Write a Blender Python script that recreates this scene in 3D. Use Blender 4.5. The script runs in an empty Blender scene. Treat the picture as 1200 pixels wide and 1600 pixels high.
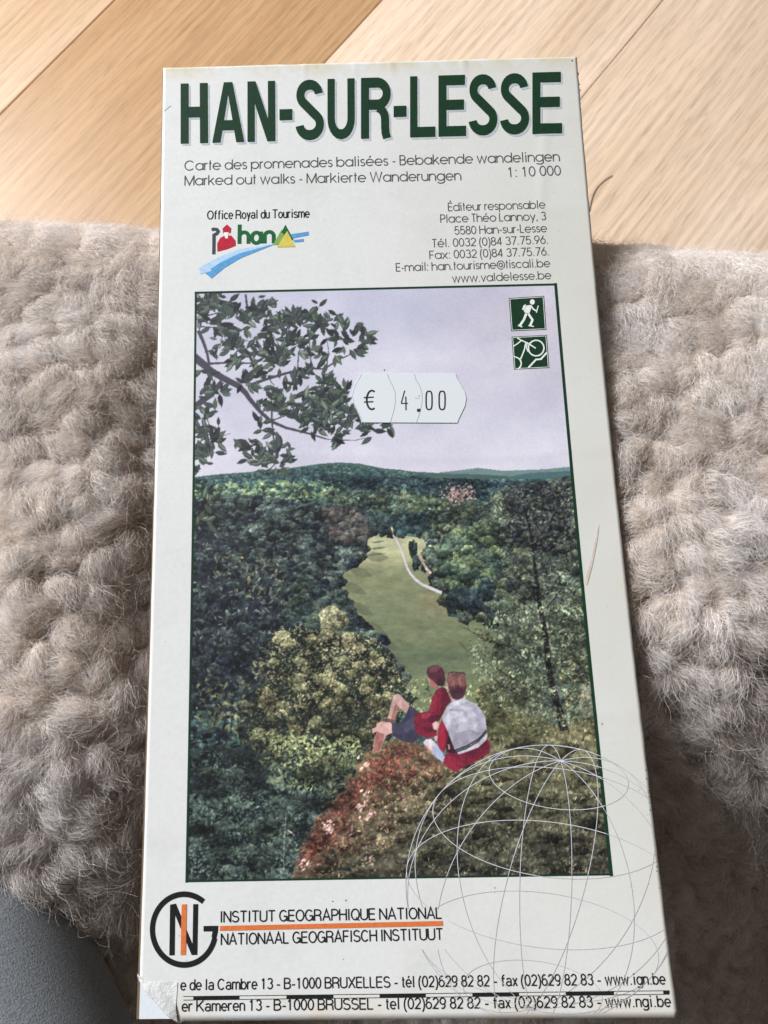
import bpy, bmesh, math
import numpy as np

rng = np.random.default_rng(7)
SC = bpy.context.scene
COL = SC.collection

# ------------------------------------------------------------------ camera, light, exposure
# phone camera about 18 cm above a folded map that lies on a sheepskin; z is up, map centre at the origin
CAM_F = 1218.55                       # focal length in units of the 1200 x 1600 frame
CAM_R = np.array([[0.99942939, -0.03218155, -0.010259],
                  [0.03362056, 0.97701663, 0.21049502],
                  [0.00324916, -0.21071982, 0.9775411]])     # world -> camera
CAM_C = np.array([0.00026095, -0.04635513, 0.18062994])
cam = bpy.data.cameras.new('camera')
cam.sensor_fit = 'VERTICAL'
cam.sensor_height = 36.0
cam.sensor_width = 27.0
cam.lens = 36.0 * CAM_F / 1600.0
cam.clip_start = 0.01
cam.clip_end = 50
cam.dof.use_dof = True
cam.dof.focus_distance = 0.187
cam.dof.aperture_fstop = 48.0
camo = bpy.data.objects.new('camera', cam)
COL.objects.link(camo)
from mathutils import Matrix
M = np.eye(4)
M[:3, :3] = CAM_R.T
M[:3, 3] = CAM_C
camo.matrix_world = Matrix(M.tolist())
SC.camera = camo

world = bpy.data.worlds.new('World')
SC.world = world
world.use_nodes = True
wn, wl = world.node_tree.nodes, world.node_tree.links
bg = wn['Background']
# dim room: paler towards the window side (+y) and the ceiling, dark behind the viewer
tc = wn.new('ShaderNodeTexCoord')
sep = wn.new('ShaderNodeSeparateXYZ')
wl.new(tc.outputs['Generated'], sep.inputs[0])
mr = wn.new('ShaderNodeMapRange')
mr.inputs['From Min'].default_value = -0.8
mr.inputs['From Max'].default_value = 0.9
wl.new(sep.outputs['Y'], mr.inputs['Value'])
wr = wn.new('ShaderNodeValToRGB')
wr.color_ramp.elements[0].color = (0.05, 0.036, 0.025, 1)
wr.color_ramp.elements[1].color = (1.0, 0.92, 0.84, 1)
wl.new(mr.outputs[0], wr.inputs[0])
wl.new(wr.outputs[0], bg.inputs['Color'])
bg.inputs['Strength'].default_value = 0.30

def area(name, loc, target, size, energy, color):
    l = bpy.data.lights.new(name, 'AREA')
    l.shape = 'RECTANGLE'
    l.size, l.size_y = size
    l.energy = energy
    l.color = color
    o = bpy.data.objects.new(name, l)
    COL.objects.link(o)
    from mathutils import Vector
    o.location = loc
    d = Vector(target) - Vector(loc)
    o.rotation_euler = d.to_track_quat('-Z', 'Y').to_euler()
    return o
area('window_light', (-1.38, 1.12, 1.15), (0, 0.1, -0.1), (0.7, 0.8), 97, (0.955, 0.975, 1.0))

SC.view_settings.view_transform = 'Standard'
SC.view_settings.look = 'None'
SC.view_settings.exposure = -0.08
SC.view_settings.gamma = 1.0
SC.view_settings.use_curve_mapping = False

# ------------------------------------------------------------------ helpers
def lin(c):
    c = np.asarray(c, float) / 255.0
    return np.where(c <= 0.04045, c / 12.92, ((c + 0.055) / 1.055) ** 2.4)

def tag(o, label=None, cat=None, group=None, kind=None):
    for k, v in (('label', label), ('category', cat), ('group', group), ('kind', kind)):
        if v:
            o[k] = v
    return o

def mat(name, rgb=None, rough=0.6, spec=0.3):
    m = bpy.data.materials.new(name)
    m.use_nodes = True
    b = m.node_tree.nodes['Principled BSDF']
    if rgb is not None:
        b.inputs['Base Color'].default_value = (*[float(x) for x in rgb], 1)
    b.inputs['Roughness'].default_value = rough
    b.inputs['Specular IOR Level'].default_value = spec
    return m, m.node_tree.nodes, m.node_tree.links, b

def node(n, kind, **kw):
    x = n.new(kind)
    for k, v in kw.items():
        if k in x.inputs:
            x.inputs[k].default_value = v
        else:
            setattr(x, k, v)
    return x

def mix(n, l, fac, a, b, blend='MIX'):
    x = n.new('ShaderNodeMix')
    x.data_type = 'RGBA'
    x.blend_type = blend
    for i, v in ((0, fac), (6, a), (7, b)):
        if hasattr(v, 'is_linked'):
            l.new(v, x.inputs[i])
        elif i == 0:
            x.inputs[0].default_value = v
        else:
            x.inputs[i].default_value = (*[float(t) for t in v], 1)
    return x.outputs[2]

def ramp(n, l, src, stops):
    r = n.new('ShaderNodeValToRGB')
    e = r.color_ramp.elements
    while len(e) < len(stops):
        e.new(0.5)
    for q, (p, c) in zip(e, stops):
        q.position = p
        q.color = (c, c, c, 1) if isinstance(c, (int, float)) else (*[float(t) for t in c], 1)
    l.new(src, r.inputs[0])
    return r.outputs[0]

def mesh_obj(name, V, F, material, parent=None, smooth=True):
    """One mesh object from numpy vertices and faces (a list, or an (n,4)/(n,3) array)."""
    me = bpy.data.meshes.new(name)
    V = np.asarray(V, np.float32)
    if isinstance(F, np.ndarray):
        k = F.shape[1]
        me.vertices.add(len(V))
        me.vertices.foreach_set('co', V.ravel())
        me.loops.add(F.size)
        me.loops.foreach_set('vertex_index', F.ravel().astype(np.int32))
        me.polygons.add(len(F))
        me.polygons.foreach_set('loop_start', np.arange(0, F.size, k, dtype=np.int32))
        me.update(calc_edges=True)
    else:
        me.from_pydata(V.tolist(), [], F)
    me.validate()
    if smooth:
        me.polygons.foreach_set('use_smooth', [True] * len(me.polygons))
    for m in (material if isinstance(material, (list, tuple)) else [material]):
        me.materials.append(m)
    o = bpy.data.objects.new(name, me)
    COL.objects.link(o)
    if parent is not None:
        o.parent = parent
    return o

def grid_faces(nx, ny):
    i = np.arange(nx * ny).reshape(ny, nx)
    return np.stack([i[:-1, :-1], i[:-1, 1:], i[1:, 1:], i[1:, :-1]], -1).reshape(-1, 4)

def vnoise(x, y, seed=0):
    """smooth value noise in [0,1] at arrays x, y"""
    xi, yi = np.floor(x).astype(np.int64), np.floor(y).astype(np.int64)
    fx, fy = x - xi, y - yi
    fx, fy = fx * fx * (3 - 2 * fx), fy * fy * (3 - 2 * fy)
    def h(a, b):
        n = (a * 374761393 + b * 668265263 + seed * 982451653) & 0xffffffff
        n = ((n ^ (n >> 13)) * 1274126177) & 0xffffffff
        n = n ^ (n >> 16)
        return (n & 0xffff) / 65535.0
    return (h(xi, yi) * (1 - fx) + h(xi + 1, yi) * fx) * (1 - fy) + (h(xi, yi + 1) * (1 - fx) + h(xi + 1, yi + 1) * fx) * fy

def fbm(x, y, seed=0, octaves=4):
    s, a, t = 0, 1.0, 0
    for k in range(octaves):
        s = s + a * vnoise(x * 2 ** k, y * 2 ** k, seed + k * 17)
        t += a
        a *= 0.55
    return s / t

# ------------------------------------------------------------------ the map sheet: its shape in the world
W, L = 0.11, 0.22840568
def sheet_z(u, v):
    t, s = v / L - 0.5, u / W - 0.5
    z = (.0124409 * t * t + .0010224 * t ** 3 + .00028480 * s * s - .00740496 * s * t + .01013518 * s * t * t - .00103669 * t * s * s)
    # small nicks pressed into the top edge
    for uc, dep, wd in ((.0375, 1.5e-4, 5e-4), (.0508, 1.2e-4, 6e-4), (.0606, 1.5e-4, 6e-4), (.0798, 2.2e-4, 6e-4)):
        z = z + dep * np.exp(-((u - uc) / wd) ** 2) * np.clip((v - (L - .0052)) / .005, 0, 1)
    # soft creases where the folded leaves underneath end
    for vc, hgt, wd in ((.0590, 5e-5, .0011), (.1205, 5e-5, .0013), (.1850, 5e-5, .0012)):
        z = z + hgt * np.exp(-((v - vc - .0012 * np.sin(u * 60)) / wd) ** 2) * (.4 + .6 * u / W)
    z = z + 9e-5 * np.exp(-((u - .098 - .12 * (v - .19)) / .0013) ** 2) * np.exp(-((v - .198) / .02) ** 2)
    return z
def place(u, v, h=0.0):
    u, v = np.asarray(u, float), np.asarray(v, float)
    return np.stack([u - W / 2, v - L / 2, sheet_z(u, v) + h], -1)
def ray_at(px, py, z):
    px, py = np.asarray(px, float), np.asarray(py, float)
    d = np.stack([(px - 600) / CAM_F, (800 - py) / CAM_F, -np.ones_like(px)], -1) @ CAM_R
    k = (z - CAM_C[2]) / d[..., 2]
    return CAM_C + d * k[..., None]
def uv(px, py):
    """measured place of a printed mark on the photograph -> its place (u, v) on the sheet, metres"""
    z = np.zeros_like(np.asarray(px, float))
    for _ in range(7):
        P = ray_at(px, py, z)
        u, v = P[..., 0] + W / 2, P[..., 1] + L / 2
        z = sheet_z(u, v)
    return u, v
def uvp(pts):
    p = np.asarray(pts, float)
    u, v = uv(p[:, 0], p[:, 1])
    return np.stack([u, v], -1)

# ------------------------------------------------------------------ floor: oak boards
FZ = -0.40
def floor_material():
    m, n, l, b = mat('oak_boards', rough=0.42, spec=0.4)
    tc = n.new('ShaderNodeTexCoord')
    at = n.new('ShaderNodeAttribute')
    at.attribute_name = 'board'
    off = node(n, 'ShaderNodeVectorMath', operation='SCALE')
    l.new(at.outputs['Color'], off.inputs[0])
    off.inputs['Scale'].default_value = 7.0
    add = node(n, 'ShaderNodeVectorMath', operation='ADD')
    l.new(tc.outputs['Object'], add.inputs[0])
    l.new(off.outputs[0], add.inputs[1])
    def stretched(sx, sy, scale, detail, rough=.55, dist=0.0):
        mp = n.new('ShaderNodeMapping')
        mp.inputs['Scale'].default_value = (sx, sy, 1)
        l.new(add.outputs[0], mp.inputs[0])
        t = node(n, 'ShaderNodeTexNoise', Scale=scale, Detail=detail, Roughness=rough, Distortion=dist)
        l.new(mp.outputs[0], t.inputs['Vector'])
        return t.outputs['Fac']
    broad = stretched(2.2, 14, 1.0, 3, dist=.6)
    fine = stretched(5, 150, 1.0, 6, .72, .9)
    pore = stretched(42, 620, 1.0, 2, .5, .4)
    # long growth-ring lines, bent by a slow noise
    mp = n.new('ShaderNodeMapping')
    mp.inputs['Scale'].default_value = (2.6, 46, 1)
    l.new(add.outputs[0], mp.inputs[0])
    wv = node(n, 'ShaderNodeTexWave', bands_direction='Y', Scale=.8, Distortion=7.0, Detail=4.0)
    wv.inputs['Detail Scale'].default_value = .9
    l.new(mp.outputs[0], wv.inputs['Vector'])
    c = ramp(n, l, broad, [(.25, (.56, .375, .215)), (.5, (.64, .455, .285)), (.8, (.71, .53, .36))])
    ring = ramp(n, l, wv.outputs['Fac'], [(.15, .78), (.55, 1.0)])
    c = mix(n, l, .45, c, ring, 'MULTIPLY')
    c = mix(n, l, .75, c, ramp(n, l, fine, [(.3, .70), (.55, 1.0), (.75, 1.08)]), 'MULTIPLY')
    c = mix(n, l, .40, c, ramp(n, l, pore, [(.34, .50), (.46, 1.0)]), 'MULTIPLY')
    # every board takes its own tint from its tone value
    sp = n.new('ShaderNodeSeparateColor')
    l.new(at.outputs['Color'], sp.inputs[0])
    tint = ramp(n, l, sp.outputs[2], [(0, (.74, .62, .48)), (1, (1.32, 1.44, 1.72))])
    c = mix(n, l, 1.0, c, tint, 'MULTIPLY')
    l.new(c, b.inputs['Base Color'])
    bp = node(n, 'ShaderNodeBump', Strength=.25, Distance=.0006)
    l.new(fine, bp.inputs['Height'])
    l.new(bp.outputs[0], b.inputs['Normal'])
    return m

def build_floor():
    ang = math.radians(-129.7)
    d = np.array([math.cos(ang), math.sin(ang)])
    nrm = np.array([-d[1], d[0]])
    # seams measured as offsets across the boards
    def offset(px, py):
        return float(ray_at(px, py, FZ)[:2] @ nrm)
    s1 = (offset(180, 0) + offset(0, 177)) / 2
    s2 = (offset(597, 0) + offset(505, 100)) / 2
    s3 = (offset(1034.6, 0) + offset(912.5, 150)) / 2
    s4 = offset(1200, 398)
    step = (s3 - s1) / 2
    seams = [s1 - 4 * step, s1 - 3 * step, s1 - 2 * step, s1 - step, s1, s2, s3, s4, s4 + step, s4 + 2 * step, s4 + 3 * step, s4 + 4 * step]
    tone = [.5, .3, .7, .26, .0, .84, .85, .6, .4, .5, .6]
    V, F, cols = [], [], []
    g, be, dep = .00025, .0008, .0009
    r2 = np.random.default_rng(3)
    for i in range(len(seams) - 1):
        a, c = seams[i], seams[i + 1]
        x0 = -2.4
        cuts = [-2.4, 2.2]
        for x0, x1 in zip(cuts[:-1], cuts[1:]):
            k = len(V)
            ya, yb = a + g, c - g
            prof = [(ya, -.012), (ya, -dep), (ya + be * .5, -dep * .25), (ya + be * 1.5, 0), (yb - be * 1.5, 0), (yb - be * .5, -dep * .25), (yb, -dep), (yb, -.012)]
            for x in (x0, x1):
                V += [(x, y, z) for y, z in prof]
            for j in range(7):
                F.append((k + j, k + 8 + j, k + 9 + j, k + 1 + j))
            rc = (r2.random(), r2.random(), tone[i])
            cols += [rc] * 16
    o = mesh_obj('floor', V, F, floor_material(), smooth=False)
    ca = o.data.color_attributes.new('board', 'FLOAT_COLOR', 'POINT')
    ca.data.foreach_set('color', np.array([(*c, 1) for c in cols], np.float32).ravel())
    bm = bmesh.new()
    bm.from_mesh(o.data)
    bmesh.ops.recalc_face_normals(bm, faces=bm.faces)
    for f in bm.faces:
        if f.normal.z < -.01:
            f.normal_flip()
    bm.to_mesh(o.data)
    bm.free()
    o.rotation_euler = (0, 0, ang)
    o.location = (0, 0, FZ)
    tag(o, kind='structure')
build_floor()

# ------------------------------------------------------------------ sheepskin
def macro(x, y):
    z = -.0125 + 0 * x
    lf = 1 / (1 + np.exp((x + .02) / .012))                    # left of the map
    z = z - .019 * np.exp(-((x + .046) / .0185) ** 2) * np.clip((.066 - y) / .05, 0, 1)
    z = z + .003 * lf * np.clip((-.064 - x) / .03, 0, 1)
    rt = np.clip((x - .046) / .014, 0, 1)
    rt = rt * rt * (3 - 2 * rt)
    z = z + .0050 * rt - .010 * np.clip((x - .078) / .04, 0, 1) * np.clip((.03 - y) / .06, 0, 1)
    dl = np.maximum(0, -.046 - y)
    dr = np.maximum(0, -.026 - y)
    drop = 9.0 * dl ** 2 * lf + 11.0 * dr ** 2 * (1 - lf)
    z = z - .12 * (1 - np.exp(-drop / .12))
    z = z + .005 * (fbm(x * 28 + 3, y * 28, 5, 2) - .5) * np.clip((np.abs(x) - .05) / .015, 0, 1)
    # the skin hangs down outside the picture
    e = np.maximum(0, np.abs(x) - .165)
    z = z - 40 * e ** 2
    return z
CELL = .0066
def cells(x, y):
    """Distances to the nearest two locks of wool and the id of the nearest."""
    rx, ry = x * .848 - y * .53, x * .53 + y * .848          # the locks keep no row along the skin
    wx = rx + .0050 * (fbm(rx * 120 + 9, ry * 120, 91, 2) - .5)
    wy = (ry + .0050 * (fbm(rx * 120, ry * 120 + 5, 92, 2) - .5)) * 1.08
    gx, gy = wx / CELL, wy / CELL
    ix, iy = np.floor(gx).astype(np.int64), np.floor(gy).astype(np.int64)
    f1 = np.full(x.shape, 9.0)
    f2 = np.full(x.shape, 9.0)
    ident = np.zeros(x.shape, np.int64)
    cxx = np.zeros(x.shape)
    cyy = np.zeros(x.shape)
    for a in (-1, 0, 1):
        for b in (-1, 0, 1):
            jx, jy = ix + a, iy + b
            n = (jx * 73856093 ^ jy * 19349663) & 0xffffff
            r1 = ((n * 16807 + 11) % 65521) / 65521.0
            r2 = ((n * 48271 + 77) % 65519) / 65519.0
            r3 = ((n * 69621 + 5) % 65497) / 65497.0
            dx, dy = jx + .04 + .92 * r1 - gx, jy + .04 + .92 * r2 - gy
            # every curl is a little longer than wide and lies its own way
            th = r3 * 2.4 - .3
            du, dv = dx * np.cos(th) + dy * np.sin(th), -dx * np.sin(th) + dy * np.cos(th)
            r4 = ((n * 40692 + 3) % 65447) / 65447.0
            dd = np.sqrt((du * .84) ** 2 + (dv * 1.12) ** 2) * (.80 + .55 * r4)
            near = dd < f1
            f2 = np.where(near, f1, np.minimum(f2, dd))
            f1 = np.where(near, dd, f1)
            ident = np.where(near, n, ident)
            cxx = np.where(near, (dx * .848 + dy * .53) * CELL, cxx)
            cyy = np.where(near, (-dx * .53 + dy * .848) * CELL, cyy)
    return f1, f2, ident, cxx, cyy
def amp(x, y):
    a = .0054 * (1 - .78 * np.clip((y - .008) / .045, 0, 1))
    a = a * (1 - .40 * np.clip((x - .05) / .02, 0, 1) * np.clip((y + .025) / .04, 0, 1))
    return a * (.6 + .75 * vnoise(x * 80, y * 80, 33))
def tuft(x, y):
    f1, f2, ident, cx_, cy_ = cells(x, y)
    return amp(x, y) * (np.sqrt(np.clip(1.02 - (f1 / .80) ** 2, 0, 1)) * .75 + .35 * (1 - np.exp(-(f2 - f1) / .18)))
def edge_s(x):
    return np.interp(x, [-.13, -.055, .055, .11], [.0655, .0645, .0525, .0475]) + .0025 * (fbm(x * 45, x * 0 + 1.7, 8, 2) - .5)
RR = .020
def skin(x, s):
    """Point of the hide at x and arc position s from front to back (rolling over the far edge)."""
    s0 = edge_s(x)
    flat = np.minimum(s, s0)
    a = np.clip((s - s0) / RR, 0, math.pi / 2)
    hang = np.maximum(0, s - s0 - RR * math.pi / 2)
    y = flat + RR * np.sin(a)
    z = macro(x, flat) - RR * (1 - np.cos(a)) - hang
    t = tuft(x, s)
    return np.stack([x, y + t * np.sin(a), z + t * np.cos(a)], -1)

def wool_shader(name, rgb, hair):
    m, n, l, b = mat(name, rough=.75, spec=.12)
    if hair:
        hi = n.new('ShaderNodeHairInfo')
        c = ramp(n, l, hi.outputs['Random'], [(0, np.array(rgb) * .68), (.45, np.array(rgb) * 1.0), (1, np.minimum(np.array(rgb) * 1.14, .97))])
        geo = n.new('ShaderNodeTexCoord')
        t = node(n, 'ShaderNodeTexNoise', Scale=34.0, Detail=2.0)
        l.new(geo.outputs['Object'], t.inputs['Vector'])
        c = mix(n, l, 1.0, c, ramp(n, l, t.outputs['Fac'], [(.3, (.90, .85, .81)), (.7, (1.05, 1.05, 1.06))]), 'MULTIPLY')
        l.new(c, b.inputs['Base Color'])
        tr = n.new('ShaderNodeBsdfTranslucent')
        l.new(c, tr.inputs['Color'])
        ms = n.new('ShaderNodeMixShader')
        ms.inputs[0].default_value = .2
        l.new(b.outputs[0], ms.inputs[1])
        l.new(tr.outputs[0], ms.inputs[2])
        l.new(ms.outputs[0], n['Material Output'].inputs['Surface'])
    else:
        b.inputs['Base Color'].default_value = (*rgb, 1)
    return m

def build_sheepskin():
    xs = np.arange(-.20, .2001, .0011)
    ss = np.concatenate([np.arange(-.32, -.16, .004), np.arange(-.16, .112, .0011), np.linspace(.118, .43, 24)])
    X, S_ = np.meshgrid(xs, ss)
    P = skin(X, S_)
    P[..., 2] = np.maximum(P[..., 2], FZ + .004)
    hide = mesh_obj('sheepskin', P.reshape(-1, 3), grid_faces(len(xs), len(ss)), wool_shader('hide', (.60, .50, .42), False))
    tag(hide, 'curly beige sheepskin with fluffy locks of wool, draped under the folded map', 'sheepskin')
    # strands of wool
    N = 860000
    r = np.random.default_rng(11)
    x = r.uniform(-.15, .15, N)
    s = r.uniform(-.20, .118, N)
    keep = ~((np.abs(x) < .047) & (s > -.104) & (s < .085))
    x, s = x[keep], s[keep]
    e = 4e-4
    f1, f2, ident, cx_, cy_ = cells(x, s)
    p = skin(x, s)
    tx = skin(x + e, s) - p
    ty = skin(x, s + e) - p
    nn = np.cross(tx, ty)
    nn /= np.linalg.norm(nn, axis=1)[:, None] + 1e-12
    n0 = nn * .75 + np.array([0, 0, .25])
    up = np.clip((s - edge_s(x)) / RR, 0, 1)[:, None]
    n0 = n0 * (1 - up) + nn * up
    n0 /= np.linalg.norm(n0, axis=1)[:, None]
    # each lock leans its own way, around a slow drift towards the front
    base = -1.9 + 2.2 * (fbm(x * 22, s * 22, 61, 2) - .5)
    jit = ((ident * 2654435761) % 10007) / 10007.0
    ang = base + (jit - .5) * 3.4 + r.normal(0, .30, len(x))
    lean = np.stack([np.cos(ang), np.sin(ang), 0 * ang], -1)
    lean -= nn * np.sum(lean * nn, 1)[:, None]
    side = np.cross(nn, lean)
    fly = r.random(len(x)) < .17
    flat = np.clip((s - .025) / .04, 0, 1)
    length = .0042 * r.uniform(.5, 1.3, len(x)) * (1 - .35 * flat)
    length = np.where(fly, length * 1.3, length)
    K = 9
    q = np.linspace(0, 1, K)[None, :, None]
    wob = r.normal(0, 1, (len(x), 3)) * np.where(fly, .55, .20)[:, None]
    ph = r.uniform(0, 6.28, len(x))[:, None, None] + 1.0 * (jit * 6.28)[:, None, None]
    fr = np.where(fly, r.uniform(6, 12, len(x)), r.uniform(5, 9, len(x)))[:, None, None]
    wa = np.where(fly, .20, .075)[:, None, None]
    D = (n0[:, None] * (q * .95 - .72 * q * q) + lean[:, None] * (.18 * q + .78 * q * q)
         + wob[:, None] * q * q * .9
         + side[:, None] * np.sin(ph + fr * q) * wa * q + n0[:, None] * np.cos(ph + fr * q) * wa * q)
    pts = p[:, None] + D * length[:, None, None]
    # pull the tips of a lock together
    pull = (np.stack([cx_, cy_, 0 * cx_], -1) * .30)[:, None] * q * np.where(fly, .1, 1)[:, None, None]
    pts = pts + pull * (1 - flat)[:, None, None]
    # the map lies on the wool: strands under it stay below it
    inx = (np.abs(pts[..., 0]) < .0562) & (np.abs(pts[..., 1]) < .1155)
    pts[..., 2] = np.where(inx, np.minimum(pts[..., 2], -.0052), pts[..., 2])
    hc = bpy.data.hair_curves.new('wool')
    n = len(x)
    hc.add_curves([K] * n)
    hc.attributes['position'].data.foreach_set('vector', pts.astype(np.float32).ravel())
    ra = hc.attributes.get('radius') or hc.attributes.new('radius', 'FLOAT', 'POINT')
    rad = np.linspace(1, .45, K)[None] * np.where(fly, 3.0e-5, 3.8e-5)[:, None] * r.uniform(.7, 1.2, n)[:, None]
    ra.data.foreach_set('value', rad.astype(np.float32).ravel())
    hc.materials.append(wool_shader('wool', (.955, .90, .855), True))
    w = bpy.data.objects.new('wool', hc)
    COL.objects.link(w)
    w.parent = hide
build_sheepskin()

# ------------------------------------------------------------------ grey cloth at the lower left
def build_cloth():
    edge = ray_at(np.array([-140, -60, 0, 60, 118, 158, 186, 206, 222]), np.array([1290, 1325, 1360, 1410, 1484, 1552, 1612, 1680, 1770]), -.022)[:, :2]
    t = np.linspace(0, len(edge) - 1, 60)
    ex, ey = np.interp(t, np.arange(len(edge)), edge[:, 0]), np.interp(t, np.arange(len(edge)), edge[:, 1])
    for _ in range(25):
        ex[1:-1] = (ex[:-2] + ex[2:] + 2 * ex[1:-1]) / 4
        ey[1:-1] = (ey[:-2] + ey[2:] + 2 * ey[1:-1]) / 4
    dx, dy = np.gradient(ex), np.gradient(ey)
    h = np.hypot(dx, dy)
    nx, ny = dy / h, -dx / h                       # towards the lower left
    sgn = np.where(nx < 0, 1, -1)
    nx, ny = nx * sgn, ny * sgn
    R = .05
    A = np.radians(np.linspace(-50, 230, 80))
    V = []
    for i in range(60):
        for a in A:
            c, s_ = math.cos(a), math.sin(a)
            rr = R * (1 + .02 * math.sin(i * .13 + a * 2))
            V.append((ex[i] + nx[i] * (R - rr * c), ey[i] + ny[i] * (R - rr * c), -.026 + rr * s_ * .8))
    m, n, l, b = mat('grey_cloth', rough=.85, spec=.15)
    tc = n.new('ShaderNodeTexCoord')
    t1 = node(n, 'ShaderNodeTexNoise', Scale=2200.0, Detail=2.0, Roughness=.7)
    l.new(tc.outputs['Object'], t1.inputs['Vector'])
    c = ramp(n, l, t1.outputs['Fac'], [(.3, (.16, .178, .20)), (.7, (.36, .39, .425))])
    l.new(c, b.inputs['Base Color'])
    b.inputs['Sheen Weight'].default_value = .25
    bp = node(n, 'ShaderNodeBump', Strength=.35, Distance=.0004)
    l.new(t1.outputs['Fac'], bp.inputs['Height'])
    l.new(bp.outputs[0], b.inputs['Normal'])
    o = mesh_obj('grey_cloth', V, grid_faces(80, 60), m)
    bm = bmesh.new()
    bm.from_mesh(o.data)
    bmesh.ops.recalc_face_normals(bm, faces=bm.faces)
    bm.to_mesh(o.data)
    bm.free()
    tag(o, 'smooth slate grey cloth bulging in at the lower left beside the sheepskin', 'cloth')
build_cloth()

# ------------------------------------------------------------------ stray hairs
def hair_strand(name, pts, rad, label, group=None):
    pts = np.asarray(pts, float)
    t = np.linspace(0, len(pts) - 1, 40)
    P = np.stack([np.interp(t, np.arange(len(pts)), pts[:, k]) for k in range(3)], -1)
    for _ in range(30):
        P[1:-1] = (P[:-2] + P[2:] + 2 * P[1:-1]) / 4
    V = []
    T = np.gradient(P, axis=0)
    for p_, d in zip(P, T):
        d = d / np.linalg.norm(d)
        a = np.cross(d, [0, 0, 1.0])
        a /= np.linalg.norm(a)
        b = np.cross(a, d)
        for k in range(6):
            an = k * math.pi / 3
            V.append(p_ + rad * (a * math.cos(an) + b * math.sin(an)))
    F = []
    for i in range(39):
        for k in range(6):
            F.append((i * 6 + k, i * 6 + (k + 1) % 6, i * 6 + 6 + (k + 1) % 6, i * 6 + 6 + k))
    m = mat('dark_hair', (.05, .03, .02), .4, .4)[0]
    return tag(mesh_obj(name, V, F, m), label, 'hair', group)
fp = ray_at(np.array([921, 924, 931, 944, 957]), np.array([330, 312, 294, 281, 274]), FZ + .0006)
hair_strand('stray_hair', fp, .00028, 'thin dark stray hair curling on the pale floorboard right of the map')
hp = ray_at(np.array([66, 82, 95, 108]), np.array([1357, 1370, 1378, 1384]), -.0175)
hp[:, 2] += np.array([-.001, .002, .002, -.001])
hair_strand('stray_hair', hp, .00009, 'thin dark stray hair lying on the wool left of the map')

# ================================================================== THE MAP
MAP = bpy.data.objects.new('folded_map', None)
MAP.location = (0, 0, 0)
COL.objects.link(MAP)
tag(MAP, 'folded paper walking map, large green title, valley photograph and price sticker on its cover', 'map')

def paper_material(name, base, stain_shade=True, bump=.25, crinkle=False):
    m, n, l, b = mat(name, rough=.55, spec=.28)
    tc = n.new('ShaderNodeTexCoord')
    def ns(scale, detail=3, rough=.55, vec=None):
        t = node(n, 'ShaderNodeTexNoise', Scale=scale, Detail=detail, Roughness=rough)
        l.new(vec if vec is not None else tc.outputs['Object'], t.inputs['Vector'])
        return t.outputs['Fac']
    c = ramp(n, l, ns(26), [(.35, np.array(base) * (.965, .975, .97)), (.65, np.array(base))])
    c = mix(n, l, .8, c, ramp(n, l, ns(900, 2), [(.3, .955), (.7, 1.02)]), 'MULTIPLY')
    if stain_shade:
        # grubby grey-green blotches and a yellowed rim at the top, foot and right-hand edge
        c = mix(n, l, .5, c, ramp(n, l, ns(58, 5, .7), [(.30, (.86, .88, .84)), (.48, (1, 1, 1))]), 'MULTIPLY')
        sp = n.new('ShaderNodeSeparateXYZ')
        l.new(tc.outputs['Object'], sp.inputs[0])
        def rim(out, a, z):
            mr = n.new('ShaderNodeMapRange')
            mr.inputs['From Min'].default_value = a
            mr.inputs['From Max'].default_value = z
            l.new(out, mr.inputs['Value'])
            return mr.outputs[0]
        def times(a, b_):
            x = node(n, 'ShaderNodeMath', operation='MULTIPLY')
            l.new(a, x.inputs[0])
            l.new(b_, x.inputs[1])
            return x.outputs[0]
        # light falloff painted into the paper: darker and beiger towards the right-hand side
        right_shade = times(rim(sp.outputs['X'], -.005, .056), ramp(n, l, ns(17, 3, .6), [(.32, .35), (.62, 1.0)]))
        c = mix(n, l, right_shade, c, (.575, .565, .515))
        blotch = ramp(n, l, ns(120, 4, .65), [(.42, 0.0), (.66, 1.0)])
        top = times(rim(sp.outputs['Y'], .1095, .1142), blotch)
        c = mix(n, l, top, c, (.56, .50, .33))
        right = times(rim(sp.outputs['X'], .0505, .0551), ramp(n, l, ns(90, 4, .65), [(.40, 0.0), (.75, .8)]))
        c = mix(n, l, right, c, (.60, .57, .48))
        foot = times(rim(sp.outputs['Y'], -.1075, -.1142), ramp(n, l, ns(75, 4, .6), [(.40, 0.0), (.72, .9)]))
        c = mix(n, l, foot, c, (.60, .52, .40))
        specks = ramp(n, l, ns(1700, 1), [(.205, .55), (.225, 1.0)])
        c = mix(n, l, .8, c, specks, 'MULTIPLY')
    l.new(c, b.inputs['Base Color'])
    bp = node(n, 'ShaderNodeBump', Strength=bump, Distance=.0006 if not crinkle else .0012)
    if crinkle:
        l.new(ns(330, 5, .7), bp.inputs['Height'])
    else:
        a = node(n, 'ShaderNodeMath', operation='ADD')
        l.new(ns(45, 2), a.inputs[0])
        mlt = node(n, 'ShaderNodeMath', operation='MULTIPLY')
        l.new(ns(1300, 3), mlt.inputs[0])
        mlt.inputs[1].default_value = .12
        l.new(mlt.outputs[0], a.inputs[1])
        l.new(a.outputs[0], bp.inputs['Height'])
    l.new(bp.outputs[0], b.inputs['Normal'])
    return m
PAPER = paper_material('cover_paper', (.660, .658, .650))
INNER = paper_material('inner_paper', (.66, .69, .73), stain_shade=False)
FLAP = paper_material('folded_corner_paper', (.66, .665, .655), stain_shade=False, bump=.45, crinkle=True)
EDGE = mat('shaded_page_edges', (.17, .12, .078), .8, .1)[0]  # shade beside the cover, painted as a dark brown on the page edges

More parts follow.
